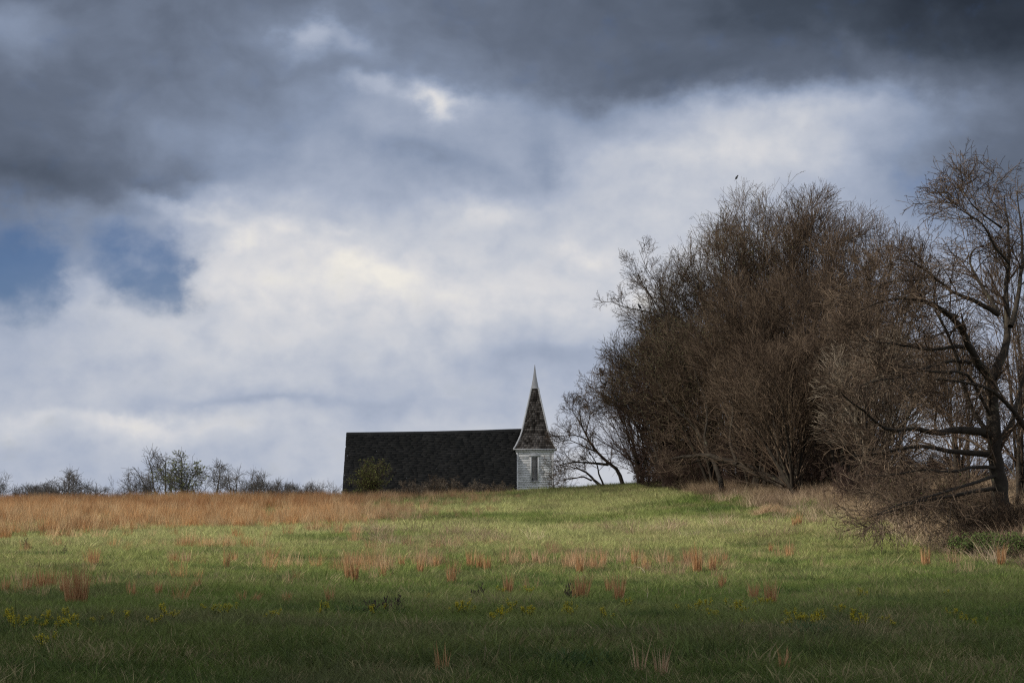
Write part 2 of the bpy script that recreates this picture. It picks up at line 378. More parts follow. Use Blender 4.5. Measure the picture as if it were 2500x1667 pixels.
# ------------------------------------------------------------------ church
def mat_paint():
    m, t, b = new_mat('weathered_white_paint', .75)
    c = t.nodes.new('ShaderNodeTexCoord'); mp = t.nodes.new('ShaderNodeMapping'); mp.inputs['Scale'].default_value = (1.2, 1.2, 6)
    t.links.new(c.outputs['Object'], mp.inputs[0]); n = t.nodes.new('ShaderNodeTexNoise'); n.inputs['Scale'].default_value = 3; n.inputs['Detail'].default_value = 8; n.inputs['Roughness'].default_value = .65
    t.links.new(mp.outputs[0], n.inputs['Vector'])
    g = t.nodes.new('ShaderNodeNewGeometry'); a = t.nodes.new('ShaderNodeMath'); a.operation = 'MULTIPLY_ADD'; a.inputs[1].default_value = .16
    t.links.new(g.outputs['Random Per Island'], a.inputs[0]); t.links.new(n.outputs['Fac'], a.inputs[2])
    r = t.nodes.new('ShaderNodeValToRGB'); t.links.new(a.outputs[0], r.inputs[0])
    e = r.color_ramp.elements; e[0].position = .45; e[0].color = (.84, .84, .83, 1); e[1].position = .78; e[1].color = (.42, .39, .36, 1)
    k = r.color_ramp.elements.new(.68); k.color = (.78, .78, .77, 1)
    t.links.new(r.outputs[0], b.inputs['Base Color']); return m
M['paint'] = mat_paint()
M['trim'] = noisy('grey_white_trim', [(.3, (.45, .45, .45)), (.7, (.66, .66, .66))], 3)
M['tin'] = noisy('grey_tin', [(.3, (.28, .28, .28)), (.7, (.42, .42, .42))], 2, rough=.5)
M['shingle'] = noisy('weathered_wood_shingle', [(.18, (.02, .016, .013)), (.38, (.05, .042, .036)), (.6, (.092, .08, .07)), (.8, (.14, .125, .112))], 2.5, 3, island=.6)
M['roofing'] = noisy('black_roof_shingle', [(.2, (.014, .014, .013)), (.5, (.019, .019, .018)), (.8, (.032, .031, .029))], 1.2, 6, island=.22, rough=.95)
M['inside'] = noisy('dark_interior', [(.3, (.01, .01, .01)), (.7, (.02, .02, .02))], 2)
DC = 130.0
church = thing('church', 'old white wooden church with long dark roof and shingled spire, beyond the crest', 'church', (0, DC, -1.3))
LC = np.array([0, DC, -1.3])
xl = at(849.6, 1057, DC)[0]; xr = at(1262, 1050, DC)[0]
def zr(row, d): return at(1250, row, d)[2]
ridge_x = np.array([xl, at(1037, 1055, DC)[0], at(1177, 1051.5, DC)[0], xr+.05]); ridge_z = np.array([zr(1057, DC), zr(1054.6, DC), zr(1051.3, DC), zr(1048, DC)])
half, drop = 3.5, 4.9
def roof_pt(x, t, side, lift=0):      # t 0 ridge .. 1 eave
    z = np.interp(x, ridge_x, ridge_z)-drop*t+.05*math.sin(x*1.3+t*2)*math.sin(t*3.1)
    n = np.array([0, -side*-1*drop, half]); n = np.array([0, (-1 if side < 0 else 1)*drop, half]); n /= np.linalg.norm(n)
    return np.array([x, DC+side*half*t, z])+n*lift
m = MB()
rr_ = random.Random(3)
NR = 42
for side in (-1, 1):
    for r in range(NR):
        t0, t1 = r/NR, (r+1.25)/NR
        x = xl-.12-rr_.random()*.3
        xe = xr+.34 if t0 < .26 else xr
        while x < xe:
            w_ = rr_.uniform(.25, .9) if side < 0 else 2.0
            x0, x1 = max(x, xl-.12+rr_.uniform(0, .012)), min(x+w_, xe)
            x += w_
            if x1-x0 < .03: continue
            lo = .016+rr_.random()*.007; hi = .004
            a_, b_ = roof_pt(x0, t0, side, hi), roof_pt(x1-.008, t0, side, hi)
            c_, d_ = roof_pt(x1-.008, min(t1, 1.02), side, lo), roof_pt(x0, min(t1, 1.02), side, lo)
            if side < 0: m.slab(d_, c_, b_, a_, .012)
            else: m.slab(a_, b_, c_, d_, .012)
for x0, x1 in zip(np.linspace(xl-.1, xr+.3, 15)[:-1], np.linspace(xl-.1, xr+.3, 15)[1:]):
    z0, z1 = [float(np.interp(q, ridge_x, ridge_z)) for q in (x0, x1)]
    m.add([[x0, DC-.13, z0-.12], [x1, DC-.13, z1-.12], [x1, DC, z1+.05], [x0, DC, z0+.05], [x0, DC+.13, z0-.12], [x1, DC+.13, z1-.12]], [[0, 1, 2, 3], [3, 2, 5, 4]])
roof = m.build('roof', M['roofing'], church, local=LC); roof['label'] = 'long sagging roof of black shingles'
m = MB()
zl, zrr = float(ridge_z[0]), float(ridge_z[-1])
for x_, th_ in ((xl+.1, .12), (xr-.25, .12)):
    zt = float(np.interp(x_, ridge_x, ridge_z))-.1
    ye = half-.25; ze = zt-drop*(ye/half)
    pts = [[x_, DC-ye, -1.4], [x_, DC+ye, -1.4], [x_, DC+ye, ze], [x_, DC, zt], [x_, DC-ye, ze]]
    a = np.array(pts); b = a+np.array([th_, 0, 0]); v = np.concatenate([a, b])
    m.add(v, [[0, 1, 2, 4], [2, 3, 4, 4], [5, 9, 7, 6], [7, 9, 8, 8], [0, 5, 6, 1], [0, 4, 9, 5], [1, 6, 7, 2]])
for sd in (-1, 1):
    yw = DC+sd*(half-.3)
    z0 = -1.4; top = zl-drop*((half-.3)/half)-.12
    nb = 24
    for i in range(nb):
        za, zb = z0+(top-z0)*i/nb, z0+(top-z0)*(i+1)/nb
        if sd < 0: m.slab([xl+.22, yw-.03, za], [xr-.15, yw-.03, za], [xr-.15, yw, zb], [xl+.22, yw, zb], .02)
        else: m.slab([xr-.15, yw+.03, za], [xl+.22, yw+.03, za], [xl+.22, yw, zb], [xr-.15, yw, zb], .02)
m.build('wall', M['paint'], church, local=LC)
# long-side windows, below the crest line
for wx in np.linspace(xl+1.8, xr-1.8, 4):
    m = MB(); yw = DC-half+.3-.07
    for dx in (-.42, .42): m.box((wx+dx, yw, .2), (.1, .06, 1.7))
    m.box((wx, yw-.01, -.7), (1.0, .1, .08)); m.box((wx, yw-.01, 1.1), (1.0, .08, .1)); m.box((wx, yw, .2), (.74, .05, .05))
    wnd = m.build('window', M['trim'], church, local=LC)
    p_ = MB(); p_.box((wx, yw+.02, .2), (.76, .02, 1.66)); p_.build('pane', M['inside'], wnd, local=LC)
# tower
HT = (at(1352, 1150, 128.8)[0]-at(1260.8, 1150, 128.8)[0])/2
tx = (at(1352, 1150, 128.8)[0]+at(1260.8, 1150, 128.8)[0])/2; ty = 128.8+HT
ztop = zr(1098, 128.8); zbot = -1.4
m = MB(); m.box((tx, ty, (ztop+zbot)/2), (2*HT-.06, 2*HT-.06, ztop-zbot))
pitch = .150; nb = int((ztop-zbot)/pitch); rr_ = random.Random(8)
for i in range(nb+1):
    za = ztop-(i+1)*pitch; zb = za+pitch
    for k in range(4):
        c, s = [(1, 0), (0, 1), (-1, 0), (0, -1)][k]
        cuts = [-HT+.02]+sorted(rr_.uniform(-HT+.3, HT-.3) for _ in range(rr_.choice((0, 1, 1))))+[HT-.02]
        for u0, u1 in zip(cuts[:-1], cuts[1:]):
            dz = rr_.uniform(-.004, .004); g = rr_.uniform(.016, .024)
            def PT(u, o, z): return [tx+u*c+(HT-.03+o)*s, ty+u*s-(HT-.03+o)*c, z]
            m.slab(PT(u0, g, za+dz), PT(u1-.004, g, za+dz), PT(u1-.004, .004, zb+dz), PT(u0, .004, zb+dz), .010)
tower = m.build('tower', M['paint'], church, local=LC); tower['label'] = 'square belfry of peeling white clapboards'
for dx in (-1, 1):
    for dy in (-1, 1):
        c_ = MB(); c_.box((tx+dx*(HT-.045), ty+dy*(HT-.045), (ztop+zbot)/2-.03), (.13, .13, ztop-zbot-.06)); c_.build('corner_board', M['paint'], tower, local=LC)
c_ = MB()
for dy in (-1, 1): c_.box((tx, ty+dy*(HT+.02), ztop-.07), (2*HT+.12, .06, .13))
for dx in (-1, 1): c_.box((tx+dx*(HT+.02), ty, ztop-.07), (.06, 2*HT-.04, .13))
c_.build('frieze_board', M['paint'], tower, local=LC)
# louvred opening
yf = ty-HT-.035
wx0, wx1 = at(1295, 1150, 128.7)[0], at(1315.5, 1150, 128.7)[0]; wz0, wz1 = zr(1174, 128.7), zr(1115, 128.7)
wc = (wx0+wx1)/2
f_ = MB()
f_.box((wx0+.035, yf, (wz0+wz1)/2), (.07, .06, wz1-wz0)); f_.box((wx1-.035, yf, (wz0+wz1)/2), (.07, .06, wz1-wz0))
f_.box((wc, yf-.002, wz1+.03), (wx1-wx0+.02, .065, .06))
win = f_.build('louvre_window', M['paint'], church, local=LC); win['label'] = 'tall narrow louvred opening in the belfry'
f_ = MB(); f_.box((wc, yf-.02, wz1+.09), (wx1-wx0+.16, .14, .045)); f_.build('head_moulding', M['trim'], win, local=LC)
f_ = MB(); f_.box((wc, yf-.015, wz0-.03), (wx1-wx0+.06, .11, .05)); f_.build('sill', M['trim'], win, local=LC)
f_ = MB(); f_.box((wc, yf+.028, (wz0+wz1)/2), (wx1-wx0-.14, .012, wz1-wz0)); f_.build('opening', M['inside'], win, local=LC)
ns = 22; f_ = MB()
for i in range(ns):
    z = wz0+.03+(wz1-wz0-.05)*(i+.5)/ns
    a, b = wx0+.075, wx1-.075
    f_.slab([a, yf-.015, z-.012], [b, yf-.015, z-.012], [b, yf+.004, z-.002], [a, yf+.004, z-.002], .006)
f_.build('slats', M['trim'], win, local=LC)
# spire
prof = [(1096.5, 51.5), (1090, 47), (1079, 41.5), (1064, 34.8), (1052, 31), (1038.6, 27.8), (1010, 21.5), (982.4, 15.2), (960, 10.3), (946.7, 7.9)]
pz = np.array([zr(r, ty-.4) for r, _ in prof]); pw = np.array([w_/F*(ty-.5) for _, w_ in prof])
sx = tx; lean = lambda z: .0*z
def hw(z): return float(np.interp(z, pz, pw))
m = MB(); rr_ = random.Random(5); rows = 27
zs = np.linspace(pz[0], pz[-1], rows+1)
for r in range(rows):
    z0, z1 = zs[r], min(zs[r+1]+.03, pz[-1])
    w0, w1 = hw(z0), hw(z1)
    for k in range(4):
        c, s = [(1, 0), (0, 1), (-1, 0), (0, -1)][k]
        def PT(u, o, z): return [sx+u*c+o*s, ty+u*s-o*c, z]
        u = -w0-rr_.random()*.15
        while u < w0:
            ww = rr_.uniform(.10, .24); u0, u1 = max(u, -w0), min(u+ww, w0); u += ww
            if u1-u0 < .01: continue
            if rr_.random() < .03: continue
            o = rr_.uniform(.018, .032); dz = rr_.uniform(-.012, .012)
            m.slab(PT(u0, w0+o, z0+dz), PT(u1-.006, w0+o, z0+dz), PT((u1-.006)*w1/w0, w1+.004, z1), PT(u0*w1/w0, w1+.004, z1), .012)
    m.add([[sx-w0, ty-w0, z0], [sx+w0, ty-w0, z0], [sx+w0, ty+w0, z0], [sx-w0, ty+w0, z0], [sx-w1, ty-w1, z1], [sx+w1, ty-w1, z1], [sx+w1, ty+w1, z1], [sx-w1, ty+w1, z1]],
          [[0, 1, 5, 4], [1, 2, 6, 5], [2, 3, 7, 6], [3, 0, 4, 7]])
m.box((sx, ty, pz[0]-.01), (2*pw[0]-.02, 2*pw[0]-.02, .05))
spire = m.build('spire', M['shingle'], church, local=LC); spire['label'] = 'flared spire of brown wooden shingles'
for dx in (-1, 1):
    for dy in (-1, 1):
        P = np.array([[sx+dx*(w_+.012), ty+dy*(w_+.012), z] for z, w_ in zip(pz, pw)])
        t_ = MB(); t_.tubes(P[None], np.full((1, len(P)), .058), 4); t_.build('hip_trim', M['trim'], spire, local=LC)
t_ = MB(); w_ = pw[0]+.02
for dy in (-1, 1): t_.box((sx, ty+dy*w_, pz[0]-.03), (2*w_+.06, .05, .07))
for dx in (-1, 1): t_.box((sx+dx*w_, ty, pz[0]-.03), (.05, 2*w_-.05, .07))
t_.build('eave_board', M['trim'], spire, local=LC)
m = MB(); w0 = pw[-1]+.04; z0 = pz[-1]; z1 = zr(890, ty); zm = (z0+z1)/2
lv = [(z0-.03, w0), (z0+.45*(z1-z0), w0*.47), (z1, .012)]
v = []
for z, w_ in lv: v += [[sx-w_, ty-w_, z], [sx+w_, ty-w_, z], [sx+w_, ty+w_, z], [sx-w_, ty+w_, z]]
f = []
for i in range(2):
    for k in range(4): f.append([i*4+k, i*4+(k+1) % 4, i*4+4+(k+1) % 4, i*4+4+k])
f.append([8, 9, 10, 11]); m.add(v, f)
fin = m.build('finial', M['tin'], church, local=LC); fin['label'] = 'grey metal cap at the tip of the spire'

# ------------------------------------------------------------------ trees
def norm(v): return v/(np.linalg.norm(v, axis=-1, keepdims=True)+1e-9)
def env_dist(P, D, env):
    c, r = env; p = (P-c)/r; d = D/r
    A = (d*d).sum(-1); B = (p*d).sum(-1); C = (p*p).sum(-1)-1
    q = np.maximum(B*B-A*C, 0); return np.maximum((-B+np.sqrt(q))/A, 0)
def walk(P0, D0, Ln, K, wob, up, g):
    n = len(P0); P = np.empty((n, K, 3)); P[:, 0] = P0; D = D0.copy(); st = Ln/(K-1)
    for i in range(1, K):
        D = norm(D+g.normal(0, wob, (n, 3))+np.array([0, 0, up])); P[:, i] = P[:, i-1]+D*st[:, None]
    return P
def grow(P, Rr, n, g, t0=.25, t1=1.0, ang=(30, 55), K=5, wob=.15, up=.08, env=None, frac=.5, lmin=.2, lmax=2., rmul=.6, rmax=9, rmin=.005, bias=None, tipr=None):
    N_, k, _ = P.shape; idx = np.repeat(np.arange(N_), n)
    t = (np.tile(np.arange(n), N_)+g.random(N_*n))/n*(t1-t0)+t0
    f = t*(k-1); i = np.minimum(f.astype(int), k-2); fr = (f-i)[:, None]
    A, B = P[idx, i], P[idx, i+1]; P0 = A*(1-fr)+B*fr; T = norm(B-A)
    r0 = Rr[idx, i]*(1-fr[:, 0])+Rr[idx, i+1]*fr[:, 0]
    rv = norm(np.cross(T, g.normal(size=T.shape))); a = np.radians(g.uniform(*ang, len(T)))[:, None]
    D = np.cos(a)*T+np.sin(a)*rv
    if bias is not None: D = D+np.asarray(bias)
    D = norm(D+np.array([0, 0, up*2.5]))
    ln = g.uniform(.5, 1.3, len(T))*frac*(env_dist(P0, D, env) if env is not None else lmax/frac)
    ln = np.clip(ln, lmin*g.uniform(.6, 1.2, len(T)), lmax*g.uniform(.7, 1.1, len(T)))*(1-1.1*np.clip(t-.45, 0, 1))
    Q = walk(P0, D, ln, K, wob, up, g)
    rs = np.clip(r0*rmul*g.uniform(.7, 1.0, len(T)), rmin, rmax); re = np.full_like(rs, rmin if tipr is None else tipr)
    w = np.linspace(0, 1, K)[None]; RR = rs[:, None]*(1-w)+np.minimum(re, rs)[:, None]*w
    return Q, RR
def crown_mesh(levels, sides):
    m = MB()
    for (P, Rr), s in zip(levels, sides): m.tubes(P, Rr, s)
    return m
def leaves(P, g, n, size, mat, name, parent, local, spread=.05, tlo=.3):
    N_, k, _ = P.shape; idx = g.integers(0, N_, n); t = g.uniform(tlo, 1, n)*(k-1); i = np.minimum(t.astype(int), k-2); f = (t-i)[:, None]
    C = P[idx, i]*(1-f)+P[idx, i+1]*f+g.normal(0, spread, (n, 3))
    u = norm(g.normal(size=(n, 3))); v = norm(np.cross(u, g.normal(size=(n, 3)))); s = size*g.uniform(.5, 1.3, n)[:, None]
    q = np.stack([C-u*s, C+v*s*.45, C+u*s, C-v*s*.45], 1).reshape(-1, 3)
    m = MB(); m.add(q, np.arange(4*n).reshape(-1, 4)); return m.build(name, mat, parent, local=local)

def thicket_tree(name, label, bpx, d, tpx, trow, hwpx, seed, nst=6, mats=('bark', 'twig'), buds=0, dens=(9, 9, 5, 3), group=None, low=.0, cat='tree', rt=.10, brow=None, up=.02):
    g = np.random.default_rng(seed)
    bx = (bpx-1250)/F*d; gz = float(G(bx, d)); base = np.array([bx, d, gz-.05])
    top = at(tpx, trow, d); H = top[2]-gz; rxy = hwpx/F*d
    c = np.array([(bx*.35+top[0]*.65), d, gz+H*(.5+low/2)]); env = (c, np.array([rxy, rxy*.8, H*(.5-low/2)]))
    # stems fan from the base towards the upper crown
    th = g.uniform(0, 2*math.pi)+np.arange(nst)*2.4; rad = np.sqrt(g.uniform(.05, .85, nst))
    E = c+np.stack([np.cos(th)*rad*rxy*.8, np.sin(th)*rad*rxy*.6, (np.sqrt(np.maximum(1-rad**2, .05))*g.uniform(.6, .92, nst))*H*.5], -1)
    K = 12; w = np.linspace(0, 1, K)[None, :, None]
    b0 = base+np.stack([g.normal(0, .18, nst), g.normal(0, .18, nst), np.zeros(nst)], -1)
    mid = b0+(E-b0)*np.array([.38, .38, .55])+g.normal(0, .15, (nst, 3))
    P = (1-w)**2*b0[:, None]+2*w*(1-w)*mid[:, None]+w**2*E[:, None]
    P[:, 1:-1] += np.cumsum(g.normal(0, .035*H/10, (nst, K-2, 3)), 1)*.7
    R0 = (rt*g.uniform(.5, 1.1, nst))[:, None]*(1-np.linspace(0, 1, K)[None]*.88)
    L1 = grow(P, R0, dens[0], g, .05, 1, (18, 50), 8, .07, up, env, .9, .6, 5.5, .6, .07, .008)
    L2 = grow(*L1, dens[1], g, .1, 1, (16, 42), 6, .07, up*.6, env, .8, .9, 2.8, .62, .03, .007)
    L3 = grow(*L2, dens[2], g, .1, 1, (15, 42), 4, .08, up*.5, env, .9, .75, 1.5, .7, .014, .006)
    L4 = grow(*L3, dens[3], g, .15, 1, (18, 50), 3, .08, .01, None, 1, .15, .6, .8, .009, .005)
    root = thing(name, label, cat, base, group)
    mt = MB(); mt.tubes(P, R0, 7); mt.build('trunk', M[mats[0]], root, True, base)
    crown_mesh([L1, L2, L3, L4], (5, 4, 3, 3)).build('crown', M[mats[1]], root, False, base)
    if buds: leaves(L4[0], g, buds, .034, M['bud'], 'buds', root, base)
    return root, (L1, L2, L3, L4)

TG = 'bare trees of the thicket'
T = [
 (1570, 101, 1490, 935, 100, 'low bare tree on the left edge of the thicket, red-brown', 'twig_red', 0, 6),
 (1660, 99, 1555, 730, 150, 'bare tree with pale green buds at the left shoulder of the thicket', 'twig', 9000, 7),
 (1740, 98, 1640, 600, 170, 'bare budding tree between the left shoulder and the high crown of the thicket', 'twig', 9000, 7),
 (1810, 96, 1770, 460, 190, 'tall bare tree at the upper left corner of the thicket, under the topmost bird', 'twig', 11000, 8),
 (1870, 94, 1850, 425, 190, 'tall bare tree left of the thicket middle, olive-tinged top', 'twig', 6000, 8),
 (1935, 96, 1945, 405, 190, 'highest bare tree in the middle of the thicket', 'twig', 2500, 8),
 (1990, 93, 2040, 415, 180, 'tall bare tree right of the thicket middle', 'twig', 0, 8),
 (2060, 91, 2130, 470, 170, 'bare tree on the right slope of the thicket, forked twigs at its top', 'twig', 0, 7),
 (2120, 87, 2240, 540, 150, 'bare tree where the thicket meets the big dark tree', 'twig', 0, 6),
 (1740, 90, 1670, 760, 200, 'lower brown tree standing before the left half of the thicket', 'twig', 9000, 8),
 (1850, 86, 1820, 640, 200, 'brown tree with straight stems before the thicket middle', 'twig', 0, 8),
 (1955, 84, 1960, 620, 200, 'dense brown tree in front of the highest tree', 'twig', 0, 8),
 (2070, 80, 2090, 720, 190, 'brown tree in front of the right slope of the thicket', 'twig', 0, 7),
 (1630, 97, 1590, 900, 120, 'round red-brown bush-like tree low at the left of the thicket', 'twig_red', 0, 8),
 (2140, 76, 2170, 800, 190, 'low sunlit tangle of bare twigs below the right slope', 'twig_pale', 0, 7),
 (1940, 80, 1900, 820, 210, 'wide low tangle of stems at the foot of the thicket middle', 'twig', 0, 8),
 (1630, 100, 1535, 800, 115, 'bare tree rising behind the arching limbs, between shoulder and low left tree', 'twig', 5000, 6),
 (2340, 70, 2330, 800, 130, 'low bare tree seen through the left limbs of the gnarled tree', 'twig', 0, 5),
 (2490, 66, 2470, 560, 130, 'slim bare tree behind the trunk of the gnarled tree, at the right edge', 'twig', 0, 5),
]
BR = {}
for i, (b, d, tp, tr, h_, lab, mt_, bd, ns_) in enumerate(T):
    BR[i] = thicket_tree('bare_tree', lab, b, d, tp, tr, h_, 100+i, ns_, ('bark_dark', mt_), bd, (6, 6, 4, 2) if i in (0, 13) else (10, 8, 5, 2) if i in (1, 2, 3, 4, 5, 6, 7) else (9, 7, 4, 2), TG)

# trees drawn limb by limb
def limb_tree(name, label, limbs, d, seed, mats=('bark_dark', 'twig'), dens=(9, 7, 4, 3), lm=(3, 1.5, .8, .35), off=None, cat='tree', group=None, t0=.3, up=.06, depth=1.6, buds=0, rmin=.005, ang=(28, 60)):
    g = np.random.default_rng(seed)
    K = 14; Ps = []; Rs = []
    for li, (pts, r0, r1, dd) in enumerate(limbs):
        a = np.array([at(p[0], p[1], d+dd*(j/max(len(pts)-1, 1))) for j, p in enumerate(pts)])
        s = np.concatenate([[0], np.cumsum(np.linalg.norm(np.diff(a, axis=0), axis=1))]); s /= s[-1]
        w = np.linspace(0, 1, K); q = np.stack([np.interp(w, s, a[:, k]) for k in range(3)], -1)
        q[1:-1] = .25*q[:-2]+.5*q[1:-1]+.25*q[2:]; q[1:-1] += g.normal(0, .012*r0/.1, (K-2, 3))
        Ps.append(q); Rs.append(r0+(r1-r0)*w**.8)
    P = np.array(Ps); R0 = np.array(Rs); base = P[0, 0].copy()
    base[2] = min(base[2], float(G(base[0], base[1])))
    root = thing(name, label, cat, base, group)
    mt = MB(); mt.tubes(P[:1], R0[:1], 10); tk = mt.build('trunk', M[mats[0]], root, True, base)
    ml = MB(); ml.tubes(P[1:], R0[1:], 8)
    L1 = grow(P, R0, dens[0], g, t0, 1, ang, 8, .12, up, None, 1, .5, lm[0], .5, .05, .008)
    L2 = grow(*L1, dens[1], g, .1, 1, (28, 60), 6, .15, up, None, 1, .3, lm[1], .6, .025, max(.006, rmin))
    L3 = grow(*L2, dens[2], g, .1, 1, (28, 65), 4, .18, up*.6, None, 1, .2, lm[2], .7, .012, rmin)
    ml.build('limbs', M[mats[0]], root, True, base)
    lv = [L1, L2, L3]; sd = [5, 4, 3]
    if dens[3]:
        L4 = grow(*L3, dens[3], g, .1, 1, (28, 65), 3, .2, .02, None, 1, .08, lm[3], .8, .008, rmin*.9); lv.append(L4); sd.append(3)
    crown_mesh(lv, sd).build('crown', M[mats[1]], root, False, base)
    if buds: leaves(lv[-1][0], g, buds, .034, M['bud'], 'buds', root, base)
    return root, P, lv
Z7 = lambda *p: [(2000+x*.587, 380+y*.587) for x, y in p]
BIG = [
 (Z7((765, 1500), (745, 1320), (728, 1160), (722, 1040), (715, 930)), .26, .17, 0),
 (Z7((715, 930), (670, 880), (625, 800), (600, 730), (560, 670), (480, 615), (380, 590), (300, 600)), .15, .02, -3),
 (Z7((715, 935), (750, 870), (780, 780), (795, 700), (770, 620), (775, 560), (790, 440), (792, 320), (782, 240), (770, 165)), .15, .015, 2),
 (Z7((745, 660), (680, 620), (610, 590), (540, 560), (470, 500), (400, 440), (320, 430)), .09, .012, -2),
 (Z7((745, 650), (700, 580), (650, 500), (618, 440), (640, 385), (700, 370)), .07, .015, 1),
 (Z7((795, 710), (830, 600), (848, 400), (835, 240), (822, 150)), .09, .015, 2),
 (Z7((760, 300), (700, 260), (640, 210), (600, 150), (585, 115)), .035, .008, -1),
 (Z7((790, 450), (730, 380), (680, 280), (600, 235), (545, 200)), .045, .008, -1.5),
 (Z7((880, 1160), (820, 1080), (745, 985), (650, 950), (560, 935), (480, 930)), .09, .02, -2),
 (Z7((720, 1165), (640, 1140), (560, 1133), (490, 1165), (440, 1135), (370, 1128), (325, 1150), (270, 1128), (220, 1095), (150, 1050), (90, 985)), .135, .014, -5),
 (Z7((715, 1245), (600, 1232), (520, 1230), (430, 1200), (350, 1215), (250, 1240), (130, 1250)), .10, .02, -4),
 (Z7((700, 1150), (650, 1080), (610, 1000), (590, 900), (560, 800), (530, 720), (480, 640), (470, 540), (500, 470)), .08, .015, -1),
 (Z7((735, 1380), (620, 1400), (470, 1430), (380, 1440), (300, 1480), (200, 1505)), .07, .012, -6),
 (Z7((735, 1330), (640, 1360), (520, 1400), (420, 1425), (330, 1450), (240, 1490)), .06, .012, -7),
 (Z7((720, 1100), (620, 900), (480, 900), (350, 880), (250, 860)), .06, .012, -4),
 (Z7((730, 1200), (790, 1150), (830, 1000), (860, 850), (880, 700)), .10, .03, 2),
 (Z7((620, 800), (560, 790), (480, 810), (400, 800), (300, 780), (180, 770)), .07, .012, -4),
 (Z7((575, 670), (500, 640), (420, 600), (330, 590), (240, 610), (160, 650)), .06, .01, -4),
 (Z7((630, 860), (540, 850), (450, 880), (360, 920), (260, 930), (160, 960)), .06, .01, -5),
 (Z7((480, 500), (400, 520), (300, 520), (200, 560), (130, 600)), .04, .008, -3),
 (Z7((740, 1300), (640, 1290), (540, 1320), (430, 1300), (300, 1330), (180, 1330)), .06, .012, -5),
]
big = limb_tree('gnarled_tree', 'big dark gnarled bare tree with a thick forked trunk, nearest on the right', BIG, 58, 31, ('bark_dark', 'twig'), (12, 6, 4, 1), (2.2, 1.1, .6, .25), up=.0, rmin=.006, ang=(25, 55))
Z2 = lambda *p: [(1340+x*.2423, 860+y*.2423) for x, y in p]
LEAN = [
 (Z2((760, 1400), (700, 1175), (560, 1090), (480, 1000), (430, 930), (370, 830), (322, 720), (302, 600), (312, 500)), .13, .015, 0),
 (Z2((430, 930), (380, 880), (300, 840), (200, 830), (120, 850)), .05, .01, -1),
 (Z2((480, 1000), (380, 960), (300, 920), (200, 880), (90, 905)), .05, .01, 1),
 (Z2((600, 1130), (400, 1110), (250, 1100), (150, 1130), (60, 1150)), .08, .012, -1),
 (Z2((540, 1360), (440, 1270), (370, 1200), (280, 1165), (130, 1140)), .10, .012, 1),
 (Z2((565, 1370), (505, 1230), (480, 1110), (400, 1000), (390, 900)), .06, .012, -1),
 (Z2((430, 1290), (350, 1250), (250, 1268), (130, 1290), (80, 1310)), .05, .012, 1),
 (Z2((330, 740), (280, 660), (240, 600), (230, 550)), .035, .008, 0),
 (Z2((370, 830), (400, 700), (420, 620), (410, 560)), .035, .008, 1),
]
limb_tree('leaning_tree', 'small bare tree leaning left beside the church tower', LEAN, 104, 33, ('bark_dark', 'twig'), (8, 6, 3, 2), (1.5, .8, .45, .25), up=.05, rmin=.006)
LT2 = [
 (Z2((1748, 1400), (1740, 1335), (1700, 1180), (1640, 1050), (1590, 960), (1500, 760), (1400, 690), (1250, 570), (1100, 350), (1040, 50)), .13, .03, 4),
 (Z2((1600, 960), (1560, 850), (1600, 700), (1590, 500), (1500, 300), (1450, 100)), .07, .02, 2),
 (Z2((1640, 1050), (1500, 1100), (1350, 1130), (1200, 1110)), .05, .012, -1),
]
limb_tree('leaning_tree', 'dark slanting tree with a straight black trunk foot in the tan grass', LT2, 86, 34, ('bark_dark', 'twig'), (8, 6, 4, 2), (2.4, 1.2, .7, .3))
LT3 = [
 ([(1930, 1205), (1905, 1176), (1860, 1160), (1820, 1140), (1773, 1122), (1725, 1112), (1690, 1114), (1640, 1120)], .24, .05, 3),
 ([(1915, 1190), (1900, 1100), (1890, 1000), (1895, 900), (1880, 780)], .15, .06, 4),
 ([(1800, 1132), (1780, 1080), (1790, 1000), (1770, 900)], .08, .02, 2),
 ([(1935, 1195), (1960, 1080), (1990, 960), (2010, 820)], .11, .04, 4),
]
limb_tree('fallen_tree', 'thick black trunk leaning low to the left over the tan grass', LT3, 82, 35, ('bark_dark', 'twig'), (7, 6, 4, 2), (2.2, 1.2, .7, .3))
# arching limbs with perching birds at the left edge
PERCH = [
 (Z2((1150, 1300), (1050, 900), (950, 600), (830, 430), (700, 300), (600, 262), (545, 222), (490, 190), (478, 150)), .07, .005, 2),
 (Z2((830, 430), (700, 350), (620, 330), (560, 330), (500, 345)), .03, .006, -1),
 (Z2((900, 520), (770, 490), (650, 500), (540, 550), (480, 600)), .035, .006, 0),
 (Z2((880, 500), (720, 400), (600, 375), (500, 400), (400, 415)), .03, .006, 1),
 (Z2((950, 620), (800, 500), (690, 492), (600, 530)), .03, .006, 1),
 ([(1650, 800), (1600, 765), (1562, 757), (1520, 750), (1490, 735)], .05, .008, 0),
 ([(1660, 820), (1600, 740), (1560, 680), (1545, 630)], .04, .008, 0),
 ([(1650, 850), (1610, 700), (1575, 650), (1560, 610)], .04, .008, 1),
]
limb_tree('arching_tree', 'bare tree at the left edge of the thicket with arching limbs where birds perch', PERCH, 94, 36, ('bark_dark', 'twig'), (7, 6, 3, 2), (1.5, .8, .5, .25), group=None, rmin=.006)
limb_tree('slender_sapling', 'slender sapling rising above the thicket top, its tip carries the highest bird', [([(1800, 1195), (1798, 900), (1797, 640), (1797, 500), (1798, 441)], .04, .004, 0)], 89, 37, ('bark_dark', 'twig'), (6, 3, 2, 0), (.6, .3, .2, .2), rmin=.004, t0=.2)

